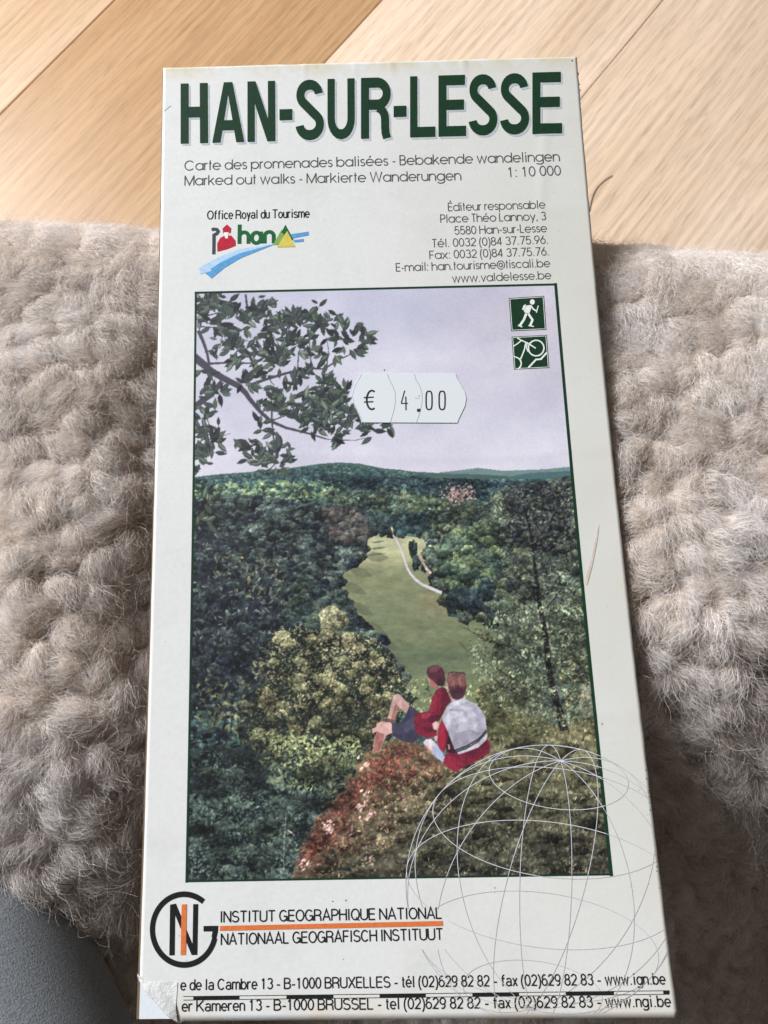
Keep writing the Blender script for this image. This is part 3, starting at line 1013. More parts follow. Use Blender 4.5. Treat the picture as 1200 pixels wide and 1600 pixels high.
# ---- tourist office logo
Z1 = lambda pts: uvp(np.asarray(pts, float) / 3 + (240, 80))
def build_logo():
    i = Ink(5e-5)
    mats = [ink_mat('crook_grey', (62, 66, 76)), ink_mat('crimson_ink', (176, 34, 56)), ink_mat('logo_green', (28, 92, 52)), ink_mat('leaf_green', (122, 160, 84)),
            ink_mat('straw_yellow', (203, 186, 86)), ink_mat('sky_blue', (88, 150, 200)), ink_mat('pale_blue', (172, 200, 226)), K_WHITE]
    t = np.linspace(0, 1, 14)
    up = np.stack([np.interp(t, [0, .3, .6, 1], [212, 300, 400, 562]), np.interp(t, [0, .3, .6, 1], [1016, 968, 928, 903])], -1)
    lo = np.stack([np.interp(t, [0, .3, .6, 1], [272, 330, 405, 562]), np.interp(t, [0, .3, .6, 1], [1066, 1018, 972, 908])], -1)
    for k in range(13):
        mid0, mid1 = up[k] * .55 + lo[k] * .45, up[k + 1] * .55 + lo[k + 1] * .45
        i.poly(Z1([up[k], up[k + 1], mid1, mid0][::-1]), 0, 6)
        i.poly(Z1([mid0, mid1, lo[k + 1], lo[k]][::-1]), 0, 5)
    i.poly(Z1([(212, 1016), (250, 996), (272, 1030), (219, 1046)]), 3e-6, 6)
    i.ribbon(Z1([(272, 838), (282, 834), (297, 836), (303, 845), (297, 855), (283, 862), (283, 900), (282, 952)]), np.linalg.norm(np.diff(Z1([(0, 0), (15, 0)]), axis=0)), mi=0)
    i.poly(Z1([(299, 940), (298, 902), (312, 876), (330, 866), (364, 864), (384, 888), (385, 912), (345, 928)]), 1e-5, 1)
    i.poly(Z1([(323, 832), (344, 812), (364, 830), (361, 852), (326, 854)]), 1.2e-5, 1)
    i.poly(Z1([(329, 850), (353, 850), (347, 878), (336, 878)]), 1.8e-5, 7)
    i.poly(Z1([(560, 908), (600, 836), (642, 908)]), 2.0e-5, 3)
    i.poly(Z1([(598, 850), (618, 814), (656, 884), (640, 884)]), 2.4e-5, 2)
    i.poly(Z1([(579, 919), (626, 843), (664, 917)]), 3.0e-5, 4)
    i.poly(Z1([(641, 858), (727, 846), (726, 863), (650, 878)]), 1.2e-5, 5)
    i.poly(Z1([(652, 886), (704, 880), (703, 893), (660, 896)]), 1.2e-5, 5)
    q = Z1([(393, 906), (572, 903), (393, 812), (411.5, 906)])
    lin_ = Ink(0)
    text(i, 'han', q[0] + (0, .00016), q[1] + (0, .00016), np.linalg.norm(q[2] - q[0]) * .96, 'han', np.linalg.norm(q[3] - q[0]), 2)
    i.build('tourist_office_logo', mats)
_g = glyph
def glyph(ch, fam):
    if fam == 'han':
        X, w = .62, .36
        arc = [np.vstack([Ln(0, 0, 0, X * .5), El(w / 2, X * .62, w / 2, X * .34, 180, 0), Ln(w, X * .5, w, 0)])]
        return (w, [Ln(0, 0, 0, 1)] + arc) if ch == 'h' else (w, arc) if ch == 'n' else (w * 1.05, [El(w / 2, X * .48, w * .5, X * .44, 0, 360), Ln(w, 0, w, X)])
    return _g(ch, fam)
build_logo()

# ------------------------------------------------------------------ the cover photograph, painted as a print
BX0, BY0, BX1, BY1 = 284, 436, 966, 1386
SS = 1.35
CW, CH = int((BX1 - BX0) * SS), int((BY1 - BY0) * SS)
IMG = np.zeros((CH, CW, 3))
LAB = np.zeros((CH, CW), np.int8)
yy, xx = np.mgrid[0:CH, 0:CW]
PX, PY = xx / SS + BX0, yy / SS + BY0
pr = np.random.default_rng(21)

def fill(pts, col, alpha=1.0, lab=None, tex=0.0):
    p = np.asarray(pts, float)
    p = np.stack([(p[:, 0] - BX0) * SS, (p[:, 1] - BY0) * SS], -1)
    x0, y0 = np.floor(p.min(0)).astype(int)
    x1, y1 = np.ceil(p.max(0)).astype(int) + 1
    x0, y0, x1, y1 = max(x0, 0), max(y0, 0), min(x1, CW), min(y1, CH)
    if x1 <= x0 or y1 <= y0:
        return
    gx, gy = np.meshgrid(np.arange(x0, x1) + .5, np.arange(y0, y1) + .5)
    ins = np.zeros(gx.shape, bool)
    n = len(p)
    for k in range(n):
        ax, ay = p[k]
        bx, by = p[(k + 1) % n]
        if ay == by:
            continue
        c = (ay > gy) != (by > gy)
        ins ^= c & (gx < (bx - ax) * (gy - ay) / (by - ay) + ax)
    sub = IMG[y0:y1, x0:x1]
    c = col(PX[y0:y1, x0:x1][ins], PY[y0:y1, x0:x1][ins]) if callable(col) else np.asarray(col, float)
    if tex:
        c = c * (1 + tex * (pr.random((ins.sum(), 1)) - .5) * 2)
    sub[ins] = sub[ins] * (1 - alpha) + c * alpha
    if lab is not None:
        LAB[y0:y1, x0:x1][ins] = lab
    elif alpha >= .5:
        LAB[y0:y1, x0:x1][ins] = 0

def stroke(pts, w, col, alpha=1.0, lab=None, w1=None):
    p = np.asarray(pts, float)
    n = len(p)
    ws = np.linspace(w, w if w1 is None else w1, n)
    for k in range(n - 1):
        d = p[k + 1] - p[k]
        ln = np.linalg.norm(d) + 1e-9
        m = np.array([-d[1], d[0]]) / ln
        e = d / ln * .3
        fill([p[k] - e + m * ws[k] / 2, p[k + 1] + e + m * ws[k + 1] / 2, p[k + 1] + e - m * ws[k + 1] / 2, p[k] - e - m * ws[k] / 2], col, alpha, lab)

def leaf(x, y, ang, ln, wd, col, lab=None, alpha=1.0):
    c, s = math.cos(ang), math.sin(ang)
    pts = [(0, 0), (.3, .45), (.62, .42), (1, 0), (.62, -.40), (.3, -.42)]
    fill([(x + ln * a * c - wd * b * s, y + ln * a * s + wd * b * c) for a, b in pts], col, alpha, lab)

def interp_poly(pts, xs):
    p = np.asarray(pts, float)
    return np.interp(xs, p[:, 0], p[:, 1])

STAMPS = []
for k in range(14):
    g = np.linspace(-1.15, 1.15, 40)
    GX, GY = np.meshgrid(g, g)
    a = np.arctan2(GY, GX)
    rad_ = np.hypot(GX, GY)
    lim = .80 + .34 * (fbm(np.cos(a) * 1.8 + 7 * k, np.sin(a) * 1.8 + 3 * k, 100 + k, 3) - .5) * 2
    inside = rad_ < lim
    shade = .62 + .40 * (-.25 * GX - .75 * GY) + .55 * (fbm(GX * 3.2 + k * 9, GY * 3.2, 200 + k, 3) - .5) + .35 * (pr.random(GX.shape) - .5)
    STAMPS.append((inside, shade))
def crown(x, y, rx, ry, col, k=None, contrast=1.0):
    ins, shd = STAMPS[pr.integers(14) if k is None else k]
    cx_, cy_ = (x - BX0) * SS, (y - BY0) * SS
    rx, ry = rx * SS * 1.15, ry * SS * 1.15
    x0, x1, y0, y1 = int(cx_ - rx), int(cx_ + rx) + 1, int(cy_ - ry), int(cy_ + ry) + 1
    xs, ys = np.arange(max(x0, 0), min(x1, CW)), np.arange(max(y0, 0), min(y1, CH))
    if len(xs) < 1 or len(ys) < 1:
        return
    ix = np.clip(((xs - x0) / (x1 - x0) * 40).astype(int), 0, 39)
    iy = np.clip(((ys - y0) / (y1 - y0) * 40).astype(int), 0, 39)
    m = ins[np.ix_(iy, ix)]
    s = 1 + contrast * (shd[np.ix_(iy, ix)] - .72)
    sub = IMG[ys[0]:ys[-1] + 1, xs[0]:xs[-1] + 1]
    sub[m] = (np.asarray(col) * s[..., None])[m]
    LAB[ys[0]:ys[-1] + 1, xs[0]:xs[-1] + 1][m] = 0
def in_poly(pts):
    p = np.asarray(pts, float)
    def f(x, y):
        c = False
        for k in range(len(p)):
            ax, ay = p[k]
            bx, by = p[(k + 1) % len(p)]
            if (ay > y) != (by > y) and x < (bx - ax) * (y - ay) / (by - ay) + ax:
                c = not c
        return c
    return f
def forest(poly, r0, r1, cols, dens=1.0, contrast=1.0, flat=.8):
    """crowns from the far edge to the near edge, growing from r0 to r1"""
    p = np.asarray(poly, float)
    inside = in_poly(poly)
    ya, yb_ = p[:, 1].min(), p[:, 1].max()
    y = ya
    while y < yb_:
        f = (y - ya) / max(yb_ - ya, 1)
        r = r0 + (r1 - r0) * f
        n = int((p[:, 0].max() - p[:, 0].min()) / r * .9 * dens)
        for x in pr.uniform(p[:, 0].min(), p[:, 0].max(), n):
            yj = y + pr.uniform(-.5, .5) * r
            if inside(x, yj):
                c = np.array(cols[pr.integers(len(cols))], float) * pr.uniform(.85, 1.15)
                rr = r * pr.uniform(.7, 1.3)
                crown(x, yj, rr, rr * flat, c, contrast=contrast)
        y += r * .5
def leaves(poly, n, ln, cols, ang=None, spread=3.2, wd=.42, lab=None, bright=None, alpha=.8):
    inside = in_poly(poly)
    p = np.asarray(poly, float)
    k = 0
    while k < n:
        x, y = pr.uniform(p[:, 0].min(), p[:, 0].max()), pr.uniform(p[:, 1].min(), p[:, 1].max())
        k += 1
        if not inside(x, y):
            continue
        c = np.array(cols[pr.integers(len(cols))], float) * pr.uniform(.8, 1.2)
        if bright is not None:
            c = c * (.45 + .95 * bright(x, y))
        l_ = ln * pr.uniform(.6, 1.4)
        leaf(x, y, (0 if ang is None else ang) + pr.uniform(-spread, spread), l_, l_ * wd, c, lab, alpha)

def paint():
    # sky
    cl = fbm(PX / 95, PY / 70, 3, 4)
    f = np.clip((PY - 445) / 300, 0, 1)
    sky = np.stack([189 + 12 * f + 34 * (cl - .5), 190 + 9 * f + 32 * (cl - .5), 205 + 4 * f + 24 * (cl - .5)], -1)
    pink = np.clip((PX - 640) / 250, 0, 1) * np.clip(1 - np.abs(PY - 500) / 160, 0, 1)
    sky += pink[..., None] * np.array([2, -6, -12])
    IMG[:] = sky
    B = 1390
    # far ridge and main hill
    far = [(687, 738), (707, 736), (727, 733.5), (747, 731), (787, 735.5), (827, 734), (853, 733), (892, 729)]
    fill(far + [(892, 775), (687, 775)], lambda x, y: np.stack([96 + 14 * vnoise(x / 9, y / 3, 4) + 0 * x, 122 + 12 * vnoise(x / 9, y / 3, 5), 128 + 10 * vnoise(x / 9, y / 3, 6)], -1))
    fill([(800, 744), (830, 739), (870, 737), (900, 735), (900, 760), (800, 760)], (74, 104, 112), tex=.1)
    ridge = [(296, 746), (340, 741), (366, 739), (390, 737.5), (420, 733), (447, 732), (480, 727.5), (500, 724.5), (530, 722.5), (563, 724.5), (580, 728), (600, 732), (626, 734), (647, 737),
             (670, 738), (700, 740), (740, 741), (797, 744), (820, 748), (853, 748), (900, 742)]
    fill(ridge + [(910, B), (290, B)], lambda x, y: np.stack([62 + 22 * fbm(x / 14, y / 6, 7), 88 + 22 * fbm(x / 14, y / 6, 8), 90 + 14 * fbm(x / 14, y / 6, 9)], -1))
    top = [(x, y + 4) for x, y in ridge]
    forest(top[:15] + [(690, 770), (560, 760), (296, 790)], 3.2, 5, [(66, 90, 92), (58, 80, 86), (80, 106, 98), (50, 70, 80)], 1.1, 1.0)
    forest([(296, 762), (420, 752), (520, 756), (560, 775), (440, 800), (300, 800)], 5, 7, [(100, 122, 98), (84, 108, 92), (118, 136, 104), (66, 90, 84), (52, 72, 74)], 1.0, 1.1)
    forest([(500, 742), (700, 748), (900, 756), (900, 790), (700, 775), (560, 780)], 4, 6, [(50, 66, 72), (58, 76, 78), (44, 58, 66)], 1.0, 1.0)
    forest([(500, 770), (620, 765), (690, 778), (780, 790), (780, 820), (560, 832)], 5, 8, [(70, 88, 78), (54, 70, 68), (92, 104, 84), (62, 74, 74)], 1.1, 1.1)
    # rock faces
    for _ in range(120):
        x, y = pr.normal(718, 13), pr.normal(771, 7)
        leaf(x, y, pr.uniform(0, 3), pr.uniform(3, 7), 3, np.array([160, 138, 138]) * pr.uniform(.72, 1.1))
    for _ in range(14):
        leaf(pr.normal(668, 7), pr.normal(800, 3), pr.uniform(-.4, .4), 5, 2.4, (205, 202, 196))
    forest([(640, 775), (700, 783), (760, 790), (760, 830), (640, 826)], 4, 7, [(96, 108, 84), (74, 92, 76), (60, 74, 72)], .6, 1.1)
    # valley meadow
    mead = [(576, 834), (612, 833), (640, 838), (668, 842), (664, 870), (690, 915), (700, 963), (757, 972), (790, 1010), (830, 1150), (640, 1150), (628, 1050), (600, 1005), (563, 977), (535, 945), (525, 920), (535, 898), (570, 867)]
    def grass(x, y):
        f = np.clip((y - 834) / 230, 0, 1)
        base = np.stack([np.interp(f, [0, .05, .14, .24, .5, .72, .82, 1], [172, 192, 190, 140, 124, 118, 100, 120]), np.interp(f, [0, .05, .14, .24, .5, .72, .82, 1], [176, 192, 190, 146, 134, 128, 114, 132]),
                         np.interp(f, [0, .05, .14, .24, .5, .72, .82, 1], [128, 146, 140, 102, 94, 88, 82, 92])], -1)
        n_ = .84 + .22 * fbm(x / 16, y / 7, 31, 3) + .13 * (vnoise(x * 1.1, y * 1.1, 32) - .5) + .08 * np.sin(x * 2.1) * np.sin(y * 2.1)
        pinkish = np.clip(1 - np.hypot((x - 690) / 60, (y - 945) / 30), 0, 1)[..., None] * np.array([18, 2, 4])
        return base * n_[..., None] + pinkish
    fill(mead, grass, lab=3)
    for x, y, w_ in ((580, 848, 22), (578, 858, 26), (573, 868, 30), (572, 838, 14)):
        leaf(x, y, -.12, w_, 4, (112, 118, 84), lab=3)
    # lane, bushes beside it
    forest([(560, 800), (612, 800), (612, 836), (560, 836)], 5, 8, [(52, 66, 70), (60, 76, 74)], 1.2, 1.0)
    forest([(616, 806), (665, 802), (668, 838), (618, 834)], 6, 9, [(54, 72, 74), (46, 62, 66)], 1.2, 1.0)
    for x, y, a, h in ((646, 860, 8, 18), (650, 880, 8, 16), (641, 852, 5, 10), (662, 886, 5, 10)):
        crown(x, y, a, h, (52, 68, 66), contrast=1.2)
    leaf(612, 822, 1.4, 14, 3, (140, 140, 110))
    # right hillside woods
    hill = [(668, 838), (700, 806), (760, 790), (800, 762), (860, 752), (900, 745), (915, 960), (925, 1060), (800, 1000), (760, 968), (700, 958), (690, 925), (672, 905), (664, 870)]
    fill(hill, (52, 62, 62), tex=.15)
    forest(hill, 9, 20, [(74, 86, 76), (60, 72, 68), (90, 102, 84), (50, 58, 60), (80, 94, 86)], 1.2, 1.35)
    forest([(790, 760), (896, 752), (905, 860), (800, 850)], 6, 10, [(56, 62, 68), (48, 54, 62), (66, 74, 72)], 1.3, 1.2)
    leaves(hill, 900, 4, [(96, 106, 88), (70, 82, 72), (112, 120, 98)], alpha=.45)
    forest([(690, 830), (770, 820), (790, 900), (720, 930), (690, 900)], 9, 14, [(72, 88, 76), (60, 76, 70), (92, 108, 84)], 1.0, 1.2)
    stroke([(614, 836), (620, 845), (625, 855), (629, 866), (633, 878), (637, 889), (643, 899), (651, 907), (661, 914), (675, 920), (690, 926)], 2.2, (204, 198, 198), lab=3, w1=4.6)
    for x, y, w_, a_ in ((584, 872, 30, .1), (560, 893, 30, .3), (548, 915, 34, .4), (560, 945, 34, .5), (582, 975, 32, .5), (606, 1002, 30, .5), (626, 1030, 26, .6)):
        leaf(x - 14, y - 4, a_, w_ * 1.3, 17, (88, 94, 66), lab=3, alpha=.5)
    stroke([(656, 866), (660, 878), (666, 888), (673, 896)], 3, (168, 150, 146), w1=4)
    for x, y, a, h in ((716, 935, 22, 22), (740, 940, 26, 24), (758, 925, 20, 22)):
        crown(x, y, a, h, (52, 66, 70), contrast=1.25)
    # left woods, dark
    lw_ = [(300, 785), (360, 775), (470, 782), (560, 795), (577, 830), (572, 862), (536, 898), (527, 920), (545, 948), (566, 978), (596, 1004), (615, 1022), (632, 1055), (632, 1110), (300, 1110)]
    fill(lw_, (46, 54, 60), tex=.15)
    forest(lw_, 7, 22, [(60, 70, 72), (46, 56, 60), (72, 84, 80), (40, 46, 54), (66, 80, 78)], 1.3, 1.4)
    leaves(lw_, 900, 4, [(84, 96, 92), (64, 74, 76), (98, 108, 98)], alpha=.4)
    forest([(500, 792), (560, 796), (577, 830), (570, 850), (520, 840)], 5, 8, [(84, 80, 78), (76, 78, 76), (64, 68, 70)], 1.0, 1.1)
    forest([(450, 900), (530, 925), (560, 975), (600, 1010), (600, 1060), (440, 1010)], 9, 14, [(62, 78, 76), (76, 90, 80), (50, 62, 66)], 1.2, 1.3)
    # the pale oak in the middle distance
    crown(520, 970, 27, 26, (126, 128, 104), contrast=1.3)
    oak = [(410, 1010), (430, 985), (470, 978), (500, 985), (530, 992), (560, 990), (590, 1000), (612, 1025), (628, 1055), (640, 1085), (620, 1140), (590, 1180), (545, 1230), (500, 1260), (420, 1250), (380, 1200), (370, 1120), (385, 1060)]
    fill(oak, (44, 52, 46), tex=.2)
    ob = lambda x, y: float(np.clip(1.05 - (y - 985) / 290 + .55 * (vnoise(np.array(x / 17.0), np.array(y / 13.0), 55) - .5), .05, 1.1))
    for _ in range(90):
        x, y = pr.uniform(385, 630), pr.uniform(985, 1230)
        if in_poly(oak)(x, y):
            crown(x, y, pr.uniform(9, 17), pr.uniform(7, 13), np.array([104, 108, 84]) * (.45 + .75 * ob(x, y)), contrast=1.35)
    leaves(oak, 5200, 4.2, [(134, 130, 104), (116, 118, 92), (98, 106, 82), (80, 90, 72), (146, 136, 110)], bright=ob, alpha=.55)
    leaves(oak, 900, 5, [(44, 52, 48), (52, 60, 54)], alpha=.55)
    for _ in range(60):
        x, y = pr.uniform(400, 625), pr.uniform(988, 1120)
        if in_poly(oak)(x, y):
            leaves([(x - 9, y - 5), (x + 9, y - 6), (x + 11, y + 3), (x - 8, y + 5)], 22, 4, [(158, 148, 118), (142, 136, 106)], bright=ob, alpha=.5)
    stroke([(470, 1150), (490, 1110), (515, 1070), (520, 1050)], 2.5, (40, 38, 36), .8, w1=1)
    stroke([(520, 1160), (515, 1115), (545, 1085), (560, 1050)], 3, (40, 38, 36), .8, w1=1)
    # foreground foliage on the left: dark, glossy leaves
    lf_ = [(296, 770), (330, 775), (345, 840), (420, 890), (440, 960), (425, 1010), (405, 1080), (385, 1160), (400, 1240), (330, 1250), (290, 1250)]
    leaves(lf_, 900, 16, [(34, 38, 46), (40, 46, 54), (48, 56, 60)], wd=.45)
    leaves(lf_, 700, 9, [(58, 68, 72), (70, 84, 82), (46, 54, 60), (96, 108, 106)], wd=.3)
    leaves([(330, 860), (430, 870), (450, 930), (400, 940), (340, 900)], 140, 9, [(120, 120, 100), (92, 100, 86), (74, 84, 78)], wd=.4)
    leaves([(310, 1060), (380, 1080), (380, 1150), (310, 1130)], 160, 9, [(118, 122, 92), (92, 102, 80)], wd=.4)
    # lower left bushes
    low = [(290, 1180), (390, 1160), (470, 1195), (540, 1210), (560, 1190), (585, 1200), (530, 1250), (495, 1290), (470, 1330), (455, 1370), (450, B), (288, B)]
    fill(low, (38, 46, 48), tex=.2)
    lb = lambda x, y: float(np.clip(.30 + 1.1 * (vnoise(np.array(x / 34.0), np.array(y / 22.0), 71) - .25), .1, 1.1))
    for _ in range(150):
        x, y = pr.uniform(290, 580), pr.uniform(1160, 1385)
        if in_poly(low)(x, y):
            crown(x, y, pr.uniform(12, 26), pr.uniform(8, 17), np.array([66, 80, 76]) * (.5 + .7 * lb(x, y)), contrast=1.1)
    leaves(low, 4200, 6, [(70, 86, 82), (56, 72, 70), (82, 98, 90), (62, 78, 80), (88, 98, 82)], bright=lb, alpha=.6)
    leaves([(385, 1140), (470, 1150), (560, 1150), (575, 1195), (520, 1240), (420, 1225)], 1100, 7, [(104, 116, 84), (80, 96, 74), (124, 130, 96)], bright=lb)
    leaves(low, 380, 11, [(34, 40, 44), (30, 35, 40)], wd=.35, alpha=.6)
    stroke([(443, 1360), (444, 1320), (447, 1270)], 1.6, (110, 120, 112), .7)
    stroke([(450, 1297), (460, 1305)], 1.4, (190, 196, 190), .9)
    # grassy knoll in front
    kn = [(459, 1362), (464, 1345), (472, 1340), (470, 1322), (482, 1316), (486, 1296), (497, 1290), (503, 1270), (516, 1266), (528, 1240), (545, 1236), (556, 1212), (556, 1196), (566, 1190), (572, 1174), (588, 1170), (600, 1160), (640, 1148), (690, 1190), (760, 1146), (800, 1136), (870, 1133), (930, 1118), (960, B), (450, B)]
    def turf(x, y):
        n_ = fbm(x / 17, y / 8, 81, 4)
        f = np.clip((y - 1140) / 220, 0, 1)[..., None]
        red = np.clip(1 - (x - (465 + (1362 - y) * .62)) / 190, 0, 1)[..., None] * np.clip(fbm(x / 40, y / 25, 85, 3) * 2.6 - .55, 0, 1)[..., None]
        c = np.array([104, 106, 82]) * (1 - f) + np.array([74, 77, 66]) * f
        c = c * (1 - red * .55) + np.array([118, 86, 76]) * red * .55
        return c * (.68 + .62 * n_)[..., None]
    fill(kn, turf, tex=.14)
    for _ in range(240):
        x, y = pr.uniform(470, 955), pr.uniform(1150, 1380)
        if in_poly(kn)(x, y):
            c = turf(np.array([x]), np.array([y]))[0] * pr.uniform(.6, 1.15)
            crown(x, y, pr.uniform(10, 24), pr.uniform(5, 11), c, contrast=.9)
    tb = lambda x, y: float(np.clip(.25 + 1.15 * vnoise(np.array(x / 26.0), np.array(y / 13.0), 83), .2, 1.2))
    leaves([(470, 1362), (560, 1230), (640, 1180), (720, 1200), (640, 1290), (560, B)], 1300, 5, [(118, 104, 82), (104, 98, 72), (122, 94, 80), (92, 92, 66)], bright=tb)
    leaves([(620, 1362), (660, 1220), (760, 1150), (930, 1125), (958, B), (620, B)], 2600, 7, [(100, 98, 76), (82, 82, 66), (66, 66, 58), (112, 100, 80)], ang=-1.4, spread=.9, wd=.18, bright=tb)
    leaves([(640, 1300), (760, 1290), (900, 1300), (950, B), (640, B)], 500, 9, [(52, 54, 52), (60, 60, 54)], ang=-1.4, spread=1.0, wd=.3)
    for _ in range(46):
        x, y = pr.uniform(600, 900), pr.uniform(1260, 1350)
        stroke([(x, y), (x + pr.uniform(-8, 8), y - pr.uniform(14, 40))], .9, (52, 48, 46), .6)
    # red plants and pale rocks along the rim
    t = np.linspace(0, 1, 9)
    rim_x, rim_y = np.interp(t, [0, .25, .5, .75, 1], [470, 490, 528, 562, 596]), np.interp(t, [0, .25, .5, .75, 1], [1345, 1300, 1252, 1215, 1172])
    for _ in range(1900):
        q = pr.random()
        x = np.interp(q, t, rim_x) + abs(pr.normal(0, 26)) * (.4 + 1.2 * float(vnoise(np.array(q * 14), np.array(2.0), 12))) - 5 + 6 * q
        y = np.interp(q, t, rim_y) + pr.normal(4, 9)
        c = [(134, 76, 68), (112, 64, 60), (150, 98, 84), (96, 68, 58), (118, 94, 76)][pr.integers(5)]
        leaf(x, y, pr.uniform(0, 6.3), pr.uniform(3, 7), 3.0, np.array(c) * pr.uniform(.6, 1.15), alpha=.62)
    leaves([(590, 1165), (640, 1152), (690, 1185), (690, 1215), (600, 1230), (570, 1215)], 500, 5, [(142, 84, 74), (120, 76, 66), (104, 92, 70), (160, 92, 84)])
    for x, y, n_ in ((508, 1292, 12), (520, 1300, 8), (545, 1300, 7), (563, 1258, 10), (572, 1280, 8), (470, 1350, 7), (566, 1245, 8), (562, 1196, 6), (578, 1342, 5)):
        for _ in range(n_):
            leaf(x + pr.normal(0, 5), y + pr.normal(0, 5), pr.uniform(-1.3, -.3), pr.uniform(4, 9), 3.6, np.array([196, 168, 166]) * pr.uniform(.75, 1.12))
    fill([(742, 1078), (770, 1062), (840, 1050), (860, 1150), (750, 1152)], (84, 88, 66), .9, lab=0, tex=.2)
    leaves([(735, 1065), (770, 1055), (845, 1045), (865, 1150), (745, 1152)], 520, 5, [(104, 104, 76), (84, 90, 68), (66, 72, 58), (122, 116, 84)], bright=tb, lab=0)
    # tree on the right, thin trunk and airy foliage
    tr_ = [(745, 985), (780, 955), (830, 940), (905, 935), (922, 1060), (926, 1125), (880, 1135), (820, 1120), (770, 1100), (738, 1050), (730, 1010)]
    tbm = lambda x, y: float(np.clip(.35 + 1.0 * (vnoise(np.array(x / 20.0), np.array(y / 14.0), 87) - .2), .15, 1.15))
    fill([(780, 985), (830, 955), (905, 945), (925, 1060), (928, 1125), (840, 1125), (790, 1080), (765, 1030)], (66, 74, 66), .7, tex=.2)
    leaves(tr_, 2100, 6, [(98, 112, 92), (82, 96, 80), (116, 128, 104), (64, 74, 66)], bright=tbm)
    leaves([(872, 1030), (918, 1020), (925, 1110), (885, 1110)], 130, 5, [(168, 158, 106), (140, 136, 92)])
    leaves([(765, 770), (898, 752), (912, 940), (800, 950)], 1900, 5, [(96, 104, 92), (76, 84, 78), (56, 62, 62), (110, 116, 98)], bright=tbm, alpha=.7)
    dk = (42, 42, 44)
    stroke([(882, 1142), (874, 1112), (867, 1087), (861, 1060), (858, 1047), (852, 987), (847, 965), (843, 947), (838, 903), (832, 853), (827, 820), (818, 790)], 13, dk, w1=2.4)
    for br in ([(868, 1092), (835, 1075), (800, 1060), (770, 1040), (742, 1022), (728, 1015)], [(862, 1070), (835, 1040), (800, 1012), (760, 1000), (733, 985)], [(870, 1105), (830, 1095), (790, 1075), (760, 1050), (745, 1035)],
               [(858, 1045), (840, 1010), (815, 985), (790, 968)], [(852, 990), (830, 950), (800, 930), (770, 905)], [(843, 945), (822, 915), (800, 890), (775, 870), (755, 840)],
               [(838, 905), (815, 880), (790, 850), (765, 830)], [(832, 855), (850, 830), (868, 800), (880, 780)], [(846, 960), (870, 930), (890, 905), (903, 880)], [(828, 825), (805, 800), (790, 780)],
               [(873, 1105), (895, 1080), (915, 1050)], [(858, 1050), (880, 1020), (905, 990)], [(835, 875), (860, 850), (890, 835)]):
        stroke(br, 2.6, dk, .7, w1=.7)
        for q in range(5):
            k = pr.integers(1, len(br))
            x, y = br[k]
            stroke([(x, y), (x - pr.uniform(2, 20), y - pr.uniform(4, 22))], 1.1, (50, 50, 50), .7, w1=.6)
    leaves(tr_, 1500, 5.5, [(112, 122, 102), (92, 104, 88), (126, 134, 110), (78, 88, 76)], bright=tbm)
    leaves([(780, 780), (900, 760), (915, 960), (800, 950)], 500, 5, [(104, 110, 94), (84, 92, 82)], bright=tbm, alpha=.6)
    leaves([(800, 1120), (930, 1110), (935, 1150), (790, 1150)], 320, 7, [(116, 112, 80), (92, 92, 70), (74, 76, 62)], ang=-1.5, spread=.7, wd=.2)
    leaves([(628, 1062), (690, 1048), (745, 1078), (760, 1120), (640, 1110)], 420, 6, [(120, 124, 92), (96, 104, 80), (74, 84, 68)], bright=tb)
    # overhanging branch, upper left
    Z3 = lambda pts: np.asarray(pts, float) / 3 + (280, 440)
    bk = (66, 64, 72)
    for pts, a, b in (([(60, 345), (110, 385), (150, 420), (210, 455), (280, 490), (310, 520), (330, 550), (380, 610), (430, 655), (500, 685), (600, 710), (690, 738)], 13, 2.2), ([(60, 600), (100, 565), (150, 530), (200, 470)], 10, 8),
                      ([(90, 230), (112, 280), (130, 330), (140, 385), (220, 380), (330, 382), (420, 350)], 6, 1.5), ([(320, 490), (400, 460), (500, 430), (600, 405), (680, 410), (740, 370), (810, 338)], 5, 1.6),
                      ([(432, 560), (435, 650), (440, 720), (455, 800), (445, 860), (400, 902), (370, 880)], 3, 1.4), ([(620, 410), (612, 300), (600, 200)], 2.2, 1.2), ([(555, 412), (560, 330), (605, 230)], 2, 1),
                      ([(490, 400), (480, 320), (440, 250)], 2, 1), ([(420, 440), (430, 470), (445, 485)], 2, 1), ([(120, 330), (190, 310), (205, 250)], 2, 1), ([(210, 230), (260, 260), (330, 280)], 2, 1), ([(690, 410), (700, 320), (690, 260)], 1.6, .8),
                      ([(320, 140), (312, 60)], 4, 3), ([(90, 170), (170, 150), (260, 120)], 2.4, 1.2), ([(85, 210), (160, 215), (270, 265)], 2.4, 1.2), ([(600, 710), (700, 740), (820, 745), (890, 730)], 1.6, .8), ([(440, 650), (520, 620), (610, 560)], 2, 1), ([(680, 500), (684, 580)], 1.6, 1),
                      ([(300, 410), (310, 450), (315, 490)], 2, 1.5), ([(540, 560), (520, 600), (480, 625)], 1.6, 1), ([(85, 575), (120, 620), (150, 690)], 3, 1), ([(110, 700), (170, 735), (240, 712)], 1.4, .7)):
        stroke(Z3(pts), a, bk, lab=4, w1=b)
